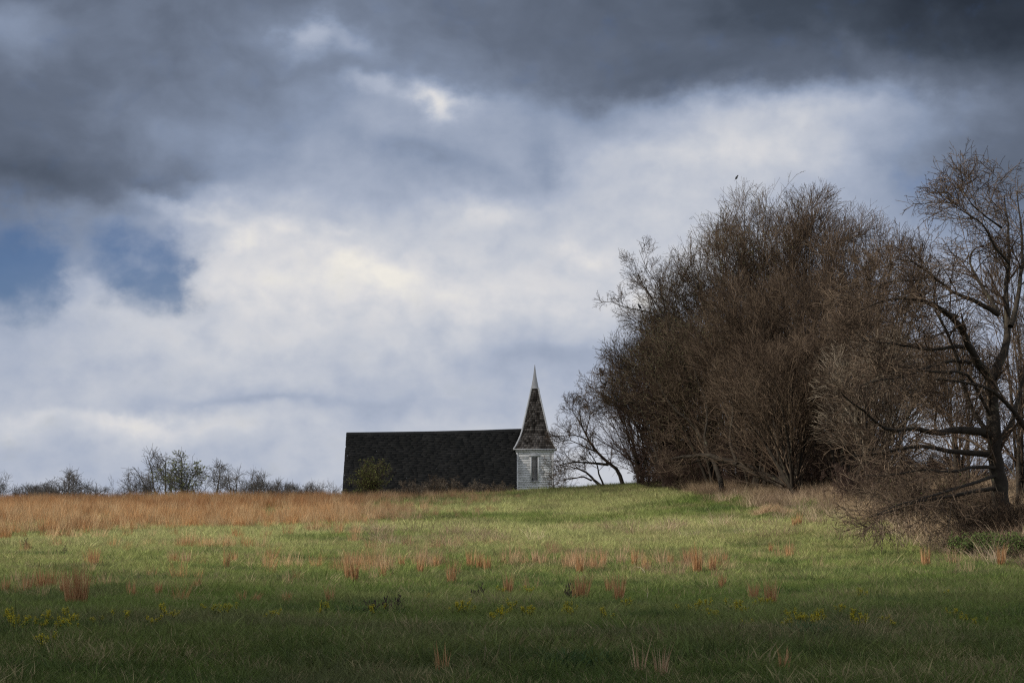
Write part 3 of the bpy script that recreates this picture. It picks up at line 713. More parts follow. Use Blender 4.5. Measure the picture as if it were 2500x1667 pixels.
def shrub(name, label, bpx, row, d, wpx, hpx, seed, mats, n=40, leafn=0, leafmat=None, leafs=.05, cat='shrub', group=None, dens=(6, 5, 3), rr=.012, hang=.1, sink=.03):
    g = np.random.default_rng(seed)
    bx = (bpx-1250)/F*d; gz = float(G(bx, d)); base = np.array([bx, d, gz-sink])
    W_ = wpx/F*d/2; H = hpx/F*d
    th = g.uniform(0, 2*math.pi, n); r = np.sqrt(g.random(n))
    b0 = base+np.stack([np.cos(th)*r*W_*.35, np.sin(th)*r*W_*.35, np.zeros(n)], -1)
    D = norm(np.stack([np.cos(th)*r*W_, np.sin(th)*r*W_, np.full(n, H)], -1))
    ln = H*g.uniform(.45, 1.0, n)*np.sqrt(1+(r*W_/H)**2)
    P = walk(b0, D, ln, 7, .09, -hang*.2, g); R0 = rr*g.uniform(.6, 1.2, n)[:, None]*np.linspace(1, .35, 7)[None]
    L1 = grow(P, R0, dens[0], g, .2, 1, (25, 60), 5, .15, .03, None, 1, .1, H*.42, .7, .02, .005)
    L2 = grow(*L1, dens[1], g, .1, 1, (25, 60), 4, .15, .02, None, 1, .08, H*.2, .8, .01, .004)
    root = thing(name, label, cat, base, group)
    m_ = MB(); m_.tubes(P, R0, 4); m_.build('stems', M[mats[0]], root, True, base)
    lv = [L1, L2]
    if dens[2]: lv.append(grow(*L2, dens[2], g, .1, 1, (25, 65), 3, .15, .02, None, 1, .05, H*.1, .8, .006, .0035))
    crown_mesh(lv, (3, 3, 3)).build('twigs', M[mats[1]], root, False, base)
    if leafn: leaves(lv[-1][0], g, leafn, leafs, M[leafmat], 'leaves', root, base, spread=.04)
    return root
shrub('shrub', 'yellow-green budding shrub before the left end of the church roof', 905, 1195, 107, 52, 100, 41, ('bark', 'twig'), 26, 3200, 'leaf_yellow', .045)
shrub('shrub', 'low olive shrub at the lower left corner of the church roof', 862, 1195, 110, 50, 40, 42, ('bark', 'twig'), 20, 1100, 'leaf_yellow', .035)
shrub('shrub', 'low thin olive shrub right of the yellow-green one', 950, 1195, 110, 70, 36, 43, ('bark', 'twig'), 20, 700, 'leaf_yellow', .035)
shrub('shrub', 'bare bush poking out left of the roof edge', 838, 1195, 112, 44, 34, 44, ('bark', 'twig_red'), 16)
for k, (p, w_, h_, lab) in enumerate([(1010, 90, 58, 'dull brown brush under the roof, left of its middle'), (1075, 90, 66, 'tallest dull brown brush under the middle of the roof'), (1140, 90, 50, 'low dull brown brush under the right half of the roof'), (1210, 80, 40, 'lowest brown brush between roof and tower foot')]):
    shrub('brush', lab, p, 1195, 105, w_, h_*.8, 50+k, ('twig_pale', 'twig_pale'), 26, cat='brush', group='dry brush under the church roof')
shrub('sapling', 'bare sapling in front of the right corner of the church tower', 1350, 1195, 112, 45, 100, 45, ('bark', 'twig'), 4, dens=(6, 4, 0), rr=.016, cat='sapling')
shrub('sapling', 'thin bare sapling rising beside the belfry louvre', 1330, 1195, 113, 60, 66, 46, ('bark', 'twig'), 4, dens=(5, 3, 0), rr=.012, cat='sapling')
shrub('sapling', 'low bare sapling between church tower and leaning tree', 1375, 1195, 110, 60, 50, 47, ('bark', 'twig'), 7, dens=(5, 4, 0), rr=.012, cat='sapling')
shrub('bush', 'dark evergreen-looking bush on the horizon right of the tower', 1412, 1195, 118, 70, 22, 48, ('bark_dark', 'twig_far'), 40)
shrub('briar', 'dark briar tangle at the foot of the big gnarled tree', 2450, 1285, 57, 360, 130, 61, ('bark_dark', 'twig'), 120, 0, cat='briar', dens=(7, 6, 4), rr=.014)
shrub('briar', 'brown briar tangle left of the foot of the big gnarled tree', 2290, 1260, 63, 300, 140, 62, ('bark_dark', 'twig'), 80, 500, 'leaf_green', .03, cat='briar', dens=(7, 6, 4), rr=.012)
shrub('briar', 'low brown briars between the thicket and the gnarled tree', 2160, 1235, 72, 260, 90, 63, ('bark_dark', 'twig_red'), 80, cat='briar', dens=(7, 5, 4), rr=.012)
shrub('briar', 'red-brown briars under the left edge of the thicket', 1610, 1190, 98, 130, 60, 64, ('bark', 'twig_red'), 50, cat='briar', dens=(7, 5, 4), rr=.012)
shrub('briar', 'red-brown briars behind the fallen log', 1680, 1190, 92, 190, 110, 65, ('bark', 'twig_red'), 80, cat='briar', dens=(7, 5, 4), rr=.012)
shrub('briar', 'dark briars behind the thick leaning trunk', 1860, 1200, 88, 220, 130, 66, ('bark', 'twig_red'), 80, cat='briar', dens=(7, 5, 4), rr=.012)
shrub('briar', 'dark briars right of the thick leaning trunk', 2010, 1210, 84, 220, 120, 67, ('bark', 'twig_red'), 80, cat='briar', dens=(7, 5, 4), rr=.012)
shrub('bramble', 'bright green leafy bramble under the gnarled tree', 2375, 1310, 52, 120, 64, 71, ('bark', 'twig'), 50, 9000, 'leaf_green', .03, cat='bramble', rr=.006)
shrub('bramble', 'dark green leafy bramble at the right edge of the picture', 2475, 1310, 51, 120, 74, 72, ('bark', 'twig'), 50, 9000, 'leaf_green', .03, cat='bramble', rr=.006)

for i, (p_, d_, h_, lab) in enumerate([(1650, 106, 110, 'dark scrub behind the trunks at the left of the thicket'), (1750, 104, 160, 'dark scrub behind the slanting tree'), (1900, 102, 170, 'dark scrub behind the thick leaning trunk'), (2050, 99, 170, 'dark scrub behind the right trunks of the thicket'), (2200, 92, 120, 'dark scrub between the thicket and the gnarled tree'), (2350, 80, 90, 'dark scrub low behind the limbs of the gnarled tree')]):
    shrub('scrub', lab, p_, 1190, d_, 260, h_, 160+i, ('bark_dark', 'twig_red'), 90, cat='scrub', dens=(8, 6, 4), rr=.014, group='scrub behind the thicket trunks')

# fallen log and pale stick
g0 = hit(1694, 1188); g1 = hit(1732, 1197)
P = np.array([g0+[0, 0, .12], g0*.66+g1*.34+[0, 0, .15], g0*.34+g1*.66+[0, 0, .13], g1+[0, .0, .08]])
m = MB(); m.tubes(P[None], np.array([[.10, .13, .11, .05]]), 9); tag(m.build('log', M['bark_dark'], smooth=True), 'short black fallen log lying in tan grass at the thicket edge', 'log')
a = hit(1683, 1180); P = np.array([a+[.0, 0, 0], a+[-.08, .1, .18], a+[-.18, .2, .38], a+[-.32, .3, .65]])
m = MB(); m.tubes(P[None], np.array([[.03, .028, .02, .012]]), 6); tag(m.build('stick', M['pale_stalk'], smooth=True), 'pale broken stick standing just left of the fallen log', 'stick')

# ------------------------------------------------------------------ far trees on the horizon
def far_tree(seed, kind):
    g = np.random.default_rng(seed); base = np.zeros(3); H = 10.0
    rxy = {'bare': 4.2, 'leafy': 3.4, 'bush': 5.0}[kind]; nst = {'bare': 3, 'leafy': 4, 'bush': 9}[kind]
    c = np.array([0, 0, H*.6]); env = (c, np.array([rxy, rxy, H*.4]))
    th = np.arange(nst)*2.4+g.random(); rad = g.uniform(.1, .7, nst)
    E = c+np.stack([np.cos(th)*rad*rxy, np.sin(th)*rad*rxy, g.uniform(.4, .9, nst)*H*.38], -1); K = 10; w = np.linspace(0, 1, K)[None, :, None]
    b0 = np.zeros((nst, 3))+g.normal(0, .1 if kind != 'bush' else .8, (nst, 3))*[1, 1, 0]; mid = b0+(E-b0)*np.array([.2, .2, .6])
    P = (1-w)**2*b0[:, None]+2*w*(1-w)*mid[:, None]+w**2*E[:, None]; P[:, 1:-1] += np.cumsum(g.normal(0, .07, (nst, K-2, 3)), 1)
    R0 = (.16*g.uniform(.6, 1.1, nst))[:, None]*(1-np.linspace(0, 1, K)[None]*.85)
    L1 = grow(P, R0, 8, g, .22, 1, (30, 65), 7, .16, .04, env, .7, .8, 5, .6, .08, .02)
    L2 = grow(*L1, 6, g, .15, 1, (30, 60), 5, .2, .04, env, .6, .6, 2.4, .6, .04, .014)
    L3 = grow(*L2, 4, g, .1, 1, (30, 65), 4, .2, .03, None, 1, .3, 1.1, .8, .02, .011)
    root = thing('far_tree', '', 'tree', base, 'far trees on the horizon')
    mt = MB(); mt.tubes(P, R0, 6); mt.build('trunk', M['twig_far'], root, True)
    crown_mesh([L1, L2, L3], (4, 3, 3)).build('crown', M['twig_far'], root)
    if kind == 'leafy': leaves(L3[0], g, 1500, .12, M['leaf_far'], 'leaves', root, np.zeros(3), spread=.1)
    return root
protos = {'b0': far_tree(201, 'bare'), 'b1': far_tree(202, 'bare'), 'b2': far_tree(203, 'bare'), 'l': far_tree(204, 'leafy'), 's0': far_tree(205, 'bush'), 's1': far_tree(206, 'bush')}
FT = [
 ('b0', 398, 1106, 230, 1.15, 'tallest bare tree of the left horizon group'), ('l', 447, 1124, 215, 1.15, 'pale green leafy tree on the left horizon'),
 ('b1', 512, 1134, 230, 1.25, 'bare tree right of the pale green tree on the horizon'), ('b2', 326, 1168, 230, 1.0, 'small bare tree left of the tallest horizon tree'), ('s0', 356, 1165, 240, .7, 'thin upright bush touching the tallest horizon tree from the left'),
 ('b1', 148, 1160, 240, 1.25, 'left of two round-crowned bare trees near the left end of the horizon'), ('b2', 182, 1162, 240, 1.1, 'right of two round-crowned bare trees near the left end of the horizon'),
 ('s0', 62, 1188, 240, 1.3, 'lowest dark bush on the far left horizon'), ('s1', 88, 1178, 245, 1.1, 'dark bush left of the two round-crowned trees'), ('s0', 118, 1180, 245, .9, 'dark bush touching the two round-crowned trees from the left'), ('s1', 160, 1184, 235, 1.6, 'dark bush beneath the two round-crowned trees'), ('b0', 212, 1182, 245, 1.3, 'low spreading bare tree right of the two round-crowned trees'),
 ('b2', 2, 1168, 235, .9, 'bare twisted tree cut by the left picture edge'),
 ('b0', 576, 1151, 240, 1.0, 'first and tallest bare tree in the row left of the church'), ('b1', 606, 1160, 240, .9, 'second bare tree in the row left of the church'), ('b2', 628, 1164, 245, .9, 'third bare tree in the row left of the church'), ('s1', 650, 1170, 240, .9, 'dark dense bush in the row left of the church'),
 ('s0', 682, 1180, 250, 1.1, 'low pale bush midway in the row left of the church'), ('b1', 712, 1177, 250, 1.0, 'low bare tree midway in the row left of the church'), ('s1', 738, 1178, 250, .9, 'low bush right of the middle of the church-side row'), ('s0', 776, 1178, 245, .7, 'dark bush next to last in the row left of the church'), ('b0', 806, 1184, 250, .8, 'last low tree of the row, nearest the church roof'),
 ('s1', 1386, 1190, 240, .7, 'small far bush just right of the church tower'),
 ('s0', 1445, 1186, 240, .9, 'far bush seen behind the leaning tree'), ('s1', 2300, 1195, 230, 2.0, 'far bush seen through the limbs of the gnarled tree'), ('s0', 2420, 1190, 230, 2.0, 'far bush behind the trunk of the gnarled tree'),
]
used = set(); rf = random.Random(4)
for k, px, row, d, wf, lab in FT:
    x = (px-1250)/F*d; z0 = float(G(x, d)); H = at(px, row, d)[2]-z0; s_ = H/(9.0 if k[0] != 's' else 9.8)
    scl = (s_*wf, s_*wf, s_); rz = rf.uniform(0, 6.28)
    if k not in used:
        o = protos[k]; o.location = (x, d, z0); o.scale = scl; o.rotation_euler = (0, 0, rz); o['label'] = lab; used.add(k)
    else: dup(protos[k], (x, d, z0), rz, scl, lab)

# ------------------------------------------------------------------ birds
def bird(name, px, row, d, face, label, tilt=40, s=1.0):
    p = at(px, row, d); base = p
    root = thing(name, label, 'bird', tuple(base), 'blackbirds perching in the thicket')
    t = R_(tilt); ax = np.array([face*math.cos(t), 0, math.sin(t)])
    prof_ = [(-.085, .004), (-.07, .022), (-.04, .036), (0, .042), (.035, .036), (.06, .024), (.075, .024), (.092, .027), (.108, .020), (.118, .006)]
    P = np.array([ax*a*s*1.15 for a, _ in prof_]); P[6:] += np.array([face*.006, 0, -.002])
    m = MB(); m.tubes(P[None], np.array([[r*s*1.15 for _, r in prof_]]), 8); m.build('body', M['bird'], root, True)
    m = MB(); tp = -ax*.07*s; te = tp+np.array([-face*.055, 0, -.085])*s; m.slab(tp+[0, -.012, 0], tp+[0, .012, 0], te+[0, .02, 0], te+[0, -.02, 0], .006); m.build('tail', M['bird'], root)
    m = MB(); h0 = P[-2]; m.tubes(np.array([[h0, h0+np.array([face*.03, 0, .002])*s]]), np.array([[.008, .001]]), 5); m.build('beak', M['bird'], root)
    for q in (-.012, .012):
        m = MB(); m.tubes(np.array([[[0, q, -.02], [face*.004, q, -.06*s]]]), np.array([[.004, .003]]), 4); m.build('leg', M['bird'], root)
    return root
M['bird'] = noisy('black_feather', [(.3, (.012, .012, .014)), (.7, (.03, .03, .035))], 20, rough=.5)
bird('blackbird', 1798, 434, 89, 1, 'highest black bird, alone on a thin tip above the thicket', 60, 1.0)
bird('blackbird', 1467, 906, 95.6, -1, 'black bird on the tip of the topmost arching twig at the left', 70, 1.3)
bird('blackbird', 1478, 936, 93, 1, 'black bird on the second arching twig, just below the topmost left one', 50, 1.3)
bird('blackbird', 1504, 974, 94, -1, 'black bird lowest of those on the arching limbs', 60, 1.3)
bird('blackbird', 1581, 944, 92, 1, 'black bird deeper in the twigs, right of the arching limbs', 50, 1.3)
bird('blackbird', 1562, 749, 94, -1, 'black bird on the long limb at the left shoulder of the thicket', 60, 1.3)
bird('blackbird', 1528, 942, 94, 1, 'black bird half hidden between the arching twigs', 60, 1.2)

# ------------------------------------------------------------------ grass tufts (sources for the scattered cover)
def blades(g, n, hgt, spread, width, lean=.5, bend=.35, K=4, wispy=False):
    th = g.uniform(0, 2*math.pi, n); r = spread*np.sqrt(g.random(n)); b = np.stack([np.cos(th)*r, np.sin(th)*r, np.full(n, -.02)], -1)
    ph = th+g.normal(0, .9, n); h = hgt*g.uniform(.45, 1.1, n); le = lean*g.uniform(.1, 1, n); be = bend*g.uniform(.1, 1.3, n)
    t = np.linspace(0, 1, K)[None]; out = le[:, None]*t+be[:, None]*t**2.2
    X = b[:, 0:1]+np.cos(ph)[:, None]*out*h[:, None]; Y = b[:, 1:2]+np.sin(ph)[:, None]*out*h[:, None]; Zz = b[:, 2:3]+h[:, None]*(t-.25*be[:, None]*t**2.5)
    C = np.stack([X, Y, Zz], -1); a = g.uniform(0, 2*math.pi, n); U = np.stack([np.cos(a), np.sin(a), np.zeros(n)], -1)[:, None, :]
    w = width*g.uniform(.6, 1.3, n)[:, None, None]*((1-t**1.6)*.95+.05)[:, :, None]
    V = np.stack([C-U*w/2, C+U*w/2], 2).reshape(n, K*2, 3)
    k = np.arange(K-1)*2; f = np.stack([k, k+1, k+3, k+2], -1)[None]+(np.arange(n)*K*2)[:, None, None]
    return V.reshape(-1, 3), f.reshape(-1, 4)
def tuft_obj(name, parts, mat):
    m = MB()
    for v, f in parts: m.add(v, f)
    me_o = m.build(name, mat); col.objects.unlink(me_o); return me_o
def sources(cname, objs):
    c = bpy.data.collections.new(cname)
    for o in objs: c.objects.link(o)
    return c
gg = np.random.default_rng(21)
GREEN = sources('green_tufts', [tuft_obj('tuft_a%d' % i, [blades(gg, 34, .17, .16, .011, .45, .5)], M['tint']) for i in range(5)])
SEDGE = sources('sedge_tufts', [tuft_obj('tuft_b%d' % i, [blades(gg, 46, .72, .17, .010, .20, .22, 5), blades(gg, 30, .35, .2, .012, .5, .7)], M['tint_dry']) for i in range(5)])
DEAD = sources('dead_tufts', [tuft_obj('tuft_c%d' % i, [blades(gg, 40, .42, .22, .010, .6, .9, 5), blades(gg, 14, .62, .16, .007, .4, .5, 5)], M['tint_dry']) for i in range(5)])

def scatter(name, coll, pts, rot, scl, idx, tint, label, cat):
    me = bpy.data.meshes.new(name); me.vertices.add(len(pts)); me.vertices.foreach_set('co', pts.astype(np.float32).ravel())
    for nm, ty_, arr in (('rot', 'FLOAT_VECTOR', rot), ('scl', 'FLOAT_VECTOR', scl), ('tint', 'FLOAT_VECTOR', tint), ('pick', 'INT', idx)):
        a = me.attributes.new(nm, ty_, 'POINT'); a.data.foreach_set('vector' if ty_ != 'INT' else 'value', np.ascontiguousarray(arr.astype(np.float32 if ty_ != 'INT' else np.int32)).ravel())
    o = bpy.data.objects.new(name, me); col.objects.link(o)
    ng = bpy.data.node_groups.new(name+'_scatter', 'GeometryNodeTree')
    ng.interface.new_socket('Geometry', in_out='INPUT', socket_type='NodeSocketGeometry'); ng.interface.new_socket('Geometry', in_out='OUTPUT', socket_type='NodeSocketGeometry')
    n = ng.nodes; l = ng.links; gi = n.new('NodeGroupInput'); go = n.new('NodeGroupOutput')
    ci = n.new('GeometryNodeCollectionInfo'); ci.inputs['Collection'].default_value = coll; ci.inputs['Separate Children'].default_value = True; ci.inputs['Reset Children'].default_value = True
    ip = n.new('GeometryNodeInstanceOnPoints'); ip.inputs['Pick Instance'].default_value = True
    mp = n.new('GeometryNodeMeshToPoints'); l.new(gi.outputs[0], mp.inputs[0]); l.new(mp.outputs[0], ip.inputs['Points']); l.new(ci.outputs[0], ip.inputs['Instance'])
    def attr(nm, t_):
        a = n.new('GeometryNodeInputNamedAttribute'); a.data_type = t_; a.inputs['Name'].default_value = nm; return a.outputs['Attribute']
    l.new(attr('pick', 'INT'), ip.inputs['Instance Index']); l.new(attr('rot', 'FLOAT_VECTOR'), ip.inputs['Rotation']); l.new(attr('scl', 'FLOAT_VECTOR'), ip.inputs['Scale'])
    l.new(ip.outputs[0], go.inputs[0])
    md = o.modifiers.new('scatter', 'NODES'); md.node_group = ng
    tag(o, label, cat, kind='stuff'); return o
def field_points(n, y0, y1, g, margin=.045, dens_pow=1.0):
    # even cover of the wedge of field between two distances
    u = g.random(n); y = np.sqrt(y0*y0+u*(y1*y1-y0*y0)) if dens_pow == 1 else y0+(y1-y0)*u
    x = g.uniform(-1, 1, n)*(y*(.2571+margin)+11)
    return x, y
def masks(x, y):
    z = G(x, y); px, row = proj(x, y, z)
    wob = (fbm(x, y, 5, 8)-.5)
    # broomsedge: dense on the left upper field
    low = np.interp(px, [-200, 0, 200, 450, 700, 830, 1000, 1200, 1400, 2600], [1322, 1316, 1306, 1302, 1303, 1300, 1285, 1262, 1215, 1150])
    sed = sstep(-12, 34, low+wob*60+(fbm(x, y, 1.5, 61)-.5)*60-row)**1.3*np.interp(px, [-300, 500, 850, 1000, 1200, 1330], [1, 1, .85, .55, .30, 0])
    hole = np.exp(-((px-665)/48)**2-((row-1258)/22)**2); sed = sed*(1-.9*hole)
    hole = np.exp(-((px-940)/90)**2-((row-1248)/12)**2); sed = sed*(1-.6*hole)
    sed = sed*sstep(.28, .5, fbm(x, y, 6, 4)+np.interp(px, [0, 700, 1100], [.25, .15, 0]))
    # dead tan grass at the foot of the thicket
    c = np.interp(px, [1480, 1560, 1650, 1750, 1850, 1950, 2100, 2200, 2300, 2400, 2520], [1178, 1180, 1186, 1196, 1212, 1226, 1240, 1268, 1304, 1332, 1350])
    hwid = np.interp(px, [1480, 1600, 1800, 1950, 2100, 2250, 2500], [3, 7, 19, 25, 24, 31, 28])
    dead = np.exp(-((row-c-wob*18)/(hwid*1.1))**2)*sstep(1590, 1720, px)
    dead = np.maximum(dead, sstep(1600, 1680, px)*sstep(4, 14, c-row))
    green_spot = np.exp(-((px-1985)/40)**2-((row-1240)/12)**2)+np.exp(-((px-1800)/50)**2-((row-1222)/12)**2)+.8*np.exp(-((px-2150)/60)**2-((row-1300)/16)**2)
    dead = dead*(1-np.clip(green_spot, 0, 1)*.9)
    pk = .75*np.exp(-((px-1050)/110)**2-((row-1322)/14)**2)*sstep(.3, .6, fbm(x, y, 2.2, 51))+.35*np.exp(-((px-2000)/250)**2-((row-1300)/14)**2)+.2*np.exp(-((px-1750)/200)**2-((row-1300)/12)**2)
    return z, px, row, sed, np.clip(dead+pk, 0, 1), pk
def mixc(a, b, t): return a*(1-t[:, None])+b*t[:, None]

g = np.random.default_rng(5)
xs_, ys_ = [], []
for n, a, b in ((14000, 7, 15.5), (72000, 15.5, 34), (100000, 34, 68), (86000, 68, 118)):
    x, y = field_points(n, a, b, g); xs_.append(x); ys_.append(y)
x = np.concatenate(xs_); y = np.concatenate(ys_)
z, px, row, sed, dead, pk = masks(x, y)
n1 = fbm(x, y, 4, 1); n2 = fbm(x, y, 1.3, 2); n3 = fbm(x, y, 14, 6)
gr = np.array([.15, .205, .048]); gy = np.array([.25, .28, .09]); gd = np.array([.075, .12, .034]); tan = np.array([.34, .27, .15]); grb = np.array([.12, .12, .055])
t = mixc(np.tile(gr, (len(x), 1)), gy, sstep(.42, .66, n1*.6+n3*.4))
t = mixc(t, gd, sstep(.55, .70, n2)*.75)
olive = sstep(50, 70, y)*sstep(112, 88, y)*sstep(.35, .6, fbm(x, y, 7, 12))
t = mixc(t, np.array([.46, .46, .20]), olive*.75)  # middle band tinted paler to imitate stronger sunlight on the grass
t = mixc(t, np.array([.06, .085, .018]), sstep(34, 20, y)*.6)  # near grass darkened by colour to deepen the cloud shade there
t = t*np.array([.93, .93, .92]); t = mixc(t, grb, sstep(.55, .8, fbm(x, y, 3, 15))*.6)
thatch = (g.random(len(x)) < (.10+.18*sstep(.45, .65, fbm(x, y, 2.5, 17))))
t = mixc(t, tan, thatch*.7); t = t*g.uniform(.75, 1.3, (len(x), 1))
keep = (g.random(len(x)) > sed*.55) & (g.random(len(x)) > dead*.45)
tall = np.where(g.random(len(x)) < .06, 1.5, 1.0)
sc_ = tall*np.where(y < 34, 1.0, np.where(y < 68, 1.1, 1.25))*g.uniform(.7, 1.25, len(x))*(.8+.5*n1)
rot = np.stack([g.normal(0, .08, len(x)), g.normal(0, .08, len(x)), g.uniform(0, 6.28, len(x))], -1)
scl = np.stack([sc_*1.15, sc_*1.15, sc_], -1)
k = keep
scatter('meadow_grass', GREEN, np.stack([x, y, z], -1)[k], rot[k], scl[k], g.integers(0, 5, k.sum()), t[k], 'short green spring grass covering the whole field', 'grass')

x, y = field_points(112000, 32, 118, g); z, px, row, sed, dead, pk = masks(x, y)
bits = sstep(.57, .72, fbm(x, y, 1.6, 41))*sstep(30, 36, y)*sstep(.42, .6, fbm(x, y, 8, 43))*np.interp(px, [0, 900, 1200, 1700, 2100], [.30, .42, .35, .25, .06])*(row > 1290)
drift = np.exp(-((row-1394)/20)**2)*sstep(.52, .62, fbm(x, y, .9, 71))*sstep(800, 860, px)*sstep(1790, 1730, px)+.35*np.exp(-((row-1445)/34)**2)*sstep(.56, .66, fbm(x, y, .7, 73))*sstep(330, 200, px)
bits = np.maximum(bits, drift*.75)
k = g.random(len(x)) < np.maximum(sed*.42*(.35+1.3*sstep(.35, .6, fbm(x, y, 1.8, 45))), bits*.6)
x, y, z, px, row = x[k], y[k], z[k], px[k], row[k]; n = len(x)
a_ = np.array([.42, .235, .105]); b_ = np.array([.30, .15, .065]); c_ = np.array([.48, .34, .19])
t = mixc(np.tile(a_, (n, 1)), b_, sstep(.4, .62, fbm(x, y, 3, 21))); t = mixc(t, c_, (g.random(n) < .22+.25*sstep(96, 84, y))*1.0)  # more pale tufts downslope, brightness of the sunlit part put into colour
t = mixc(t, np.array([.30, .22, .14]), sstep(700, 1050, px)*.55)*g.uniform(.75, 1.25, (n, 1))
s_ = g.uniform(.6, 1.15, n)*np.where(row > 1335, .8, np.interp(px, [0, 700, 1100, 1300], [1.05, 1, .75, .5]))
scatter('dry_grass', SEDGE, np.stack([x, y, z], -1), np.stack([g.normal(0, .06, n), g.normal(0, .06, n), g.uniform(0, 6.28, n)], -1), np.stack([s_, s_, s_], -1), g.integers(0, 5, n), t, 'tall orange-tan dry grass covering the upper left field up to the crest', 'grass')

x, y = field_points(98000, 44, 114, g); z, px, row, sed, dead, pk = masks(x, y)
k = (g.random(len(x)) < dead*.8) & (px < 3200)
x, y, z, px, row, pk = x[k], y[k], z[k], px[k], row[k], pk[k]; n = len(x)
t = mixc(np.tile(np.array([.33, .245, .155]), (n, 1)), np.array([.22, .15, .10]), sstep(.4, .65, fbm(x, y, 2, 31))); t = mixc(t, np.array([.46, .36, .25]), (g.random(n) < .2)*1.0)*g.uniform(.7, 1.25, (n, 1))
s_ = g.uniform(.6, 1.3, n)*np.where(pk > .2, .5, np.interp(px, [2050, 2200], [1.2, 1.6]))
scatter('dead_grass', DEAD, np.stack([x, y, z], -1), np.stack([g.normal(0, .15, n), g.normal(0, .15, n), g.uniform(0, 6.28, n)], -1), np.stack([s_, s_, s_], -1), g.integers(0, 5, n), t, 'pale tangled dead grass along the foot of the thicket', 'grass')

# ------------------------------------------------------------------ single plants in the field
def clump(px, row0, row1, wpx, label, group, seed, mat='rust_blade', n=80, lean=.12, tilt=0, name='grass_clump'):
    g = np.random.default_rng(seed); p = hit(px, row1); lean = g.uniform(.05, .2); n = int(n*g.uniform(.6, 1.2)*(.4 if row1 > 1600 else 1)); h = (row1-row0)/F*p[1]*1.2+.15; w_ = wpx/F*p[1]/2*1.35
    m = MB()
    for q in range(max(1, int(wpx/14))):
        v, f = blades(g, n, h*g.uniform(.75, 1.0), max(.05, w_*.55), .014, lean, .10, 5)
        v = v+np.array([g.uniform(-1, 1)*w_*.8, g.uniform(-.3, .3), 0]); v[:, 0] += tilt*np.maximum(v[:, 2], 0); m.add(v, f)
    v, f = blades(g, n//4, h*.45, w_*.8, .011, .4, .4, 4); m.add(v, f)
    o = m.build(name, M[mat]); o.location = tuple(p); o.location.z -= .02
    return tag(o, label, 'grass clump', group)
D = 2500/2352
CG = 'rust-coloured dry grass clumps standing in the green field'
CL = [
 (15, 1330, 1372, 12, 'dark rust-red grass clump at the left picture edge'), (60, 1318, 1374, 26, 'wide rust grass clump second from the left edge'), (108, 1322, 1364, 30, 'loose rust grass clump third from the left edge'), (152, 1328, 1376, 20, 'rust grass clump just left of the big left one'), (178, 1318, 1402, 34, 'biggest rust grass clump of the left foreground'),
 (215, 1268, 1312, 30, 'rust grass clump standing above the big left one, close to the dry field'), (308, 1336, 1380, 26, 'faint rust clump between the left and the centre clumps'), (360, 1350, 1372, 14, 'one of the small faint rust tufts in the left half'), (398, 1280, 1300, 8, 'small thin rust tuft below the dry field, left'), (440, 1272, 1302, 26, 'loose tan clump below the dry field, left of the slender pair'), (455, 1340, 1364, 14, 'one of the small faint rust tufts in the left half'),
 (520, 1272, 1314, 16, 'slender rust clump, left one of a pair below the dry field'), (545, 1272, 1300, 14, 'slender rust clump, right one of a pair below the dry field'), (600, 1285, 1308, 24, 'low rust clump right of the slender pair'), (552, 1370, 1396, 16, 'low rust clump left of the tilted one'), (650, 1372, 1396, 12, 'low rust clump right of the tilted one'), (663, 1328, 1356, 26, 'pale tan clump in the left half of the field'), (745, 1366, 1398, 22, 'low rust clump on the same row as the tilted one, furthest right'),
]
for i, (p, r0, r1, w_, lab) in enumerate(CL): clump(p*D, r0*D, r1*D, w_*D, lab, CG, 300+i, 'rust_blade' if i not in (9, 16) else 'tan_blade')
clump(578*D, 1374*D, 1396*D, 8*D, 'small rust grass clump tilted to the right', CG, 330, tilt=.6)
C2 = [(800, 1284, 1342, 16), (820, 1282, 1346, 12), (848, 1285, 1312, 22), (886, 1288, 1338, 14), (925, 1286, 1310, 8), (965, 1284, 1326, 16), (1000, 1276, 1312, 18), (1035, 1306, 1354, 22), (1072, 1268, 1312, 26), (1100, 1280, 1316, 14), (1128, 1282, 1315, 20)]
N2 = ['leftmost', 'second', 'third', 'fourth', 'fifth, smallest', 'sixth', 'seventh', 'eighth, lowest and palest', 'ninth, tallest', 'tenth, dense', 'last, dense']
for i, (p, r0, r1, w_) in enumerate(C2): clump(p*D, r0*D, r1*D, w_*D, N2[i]+' rust clump of the row straight below the church roof and tower', CG, 340+i, n=90)
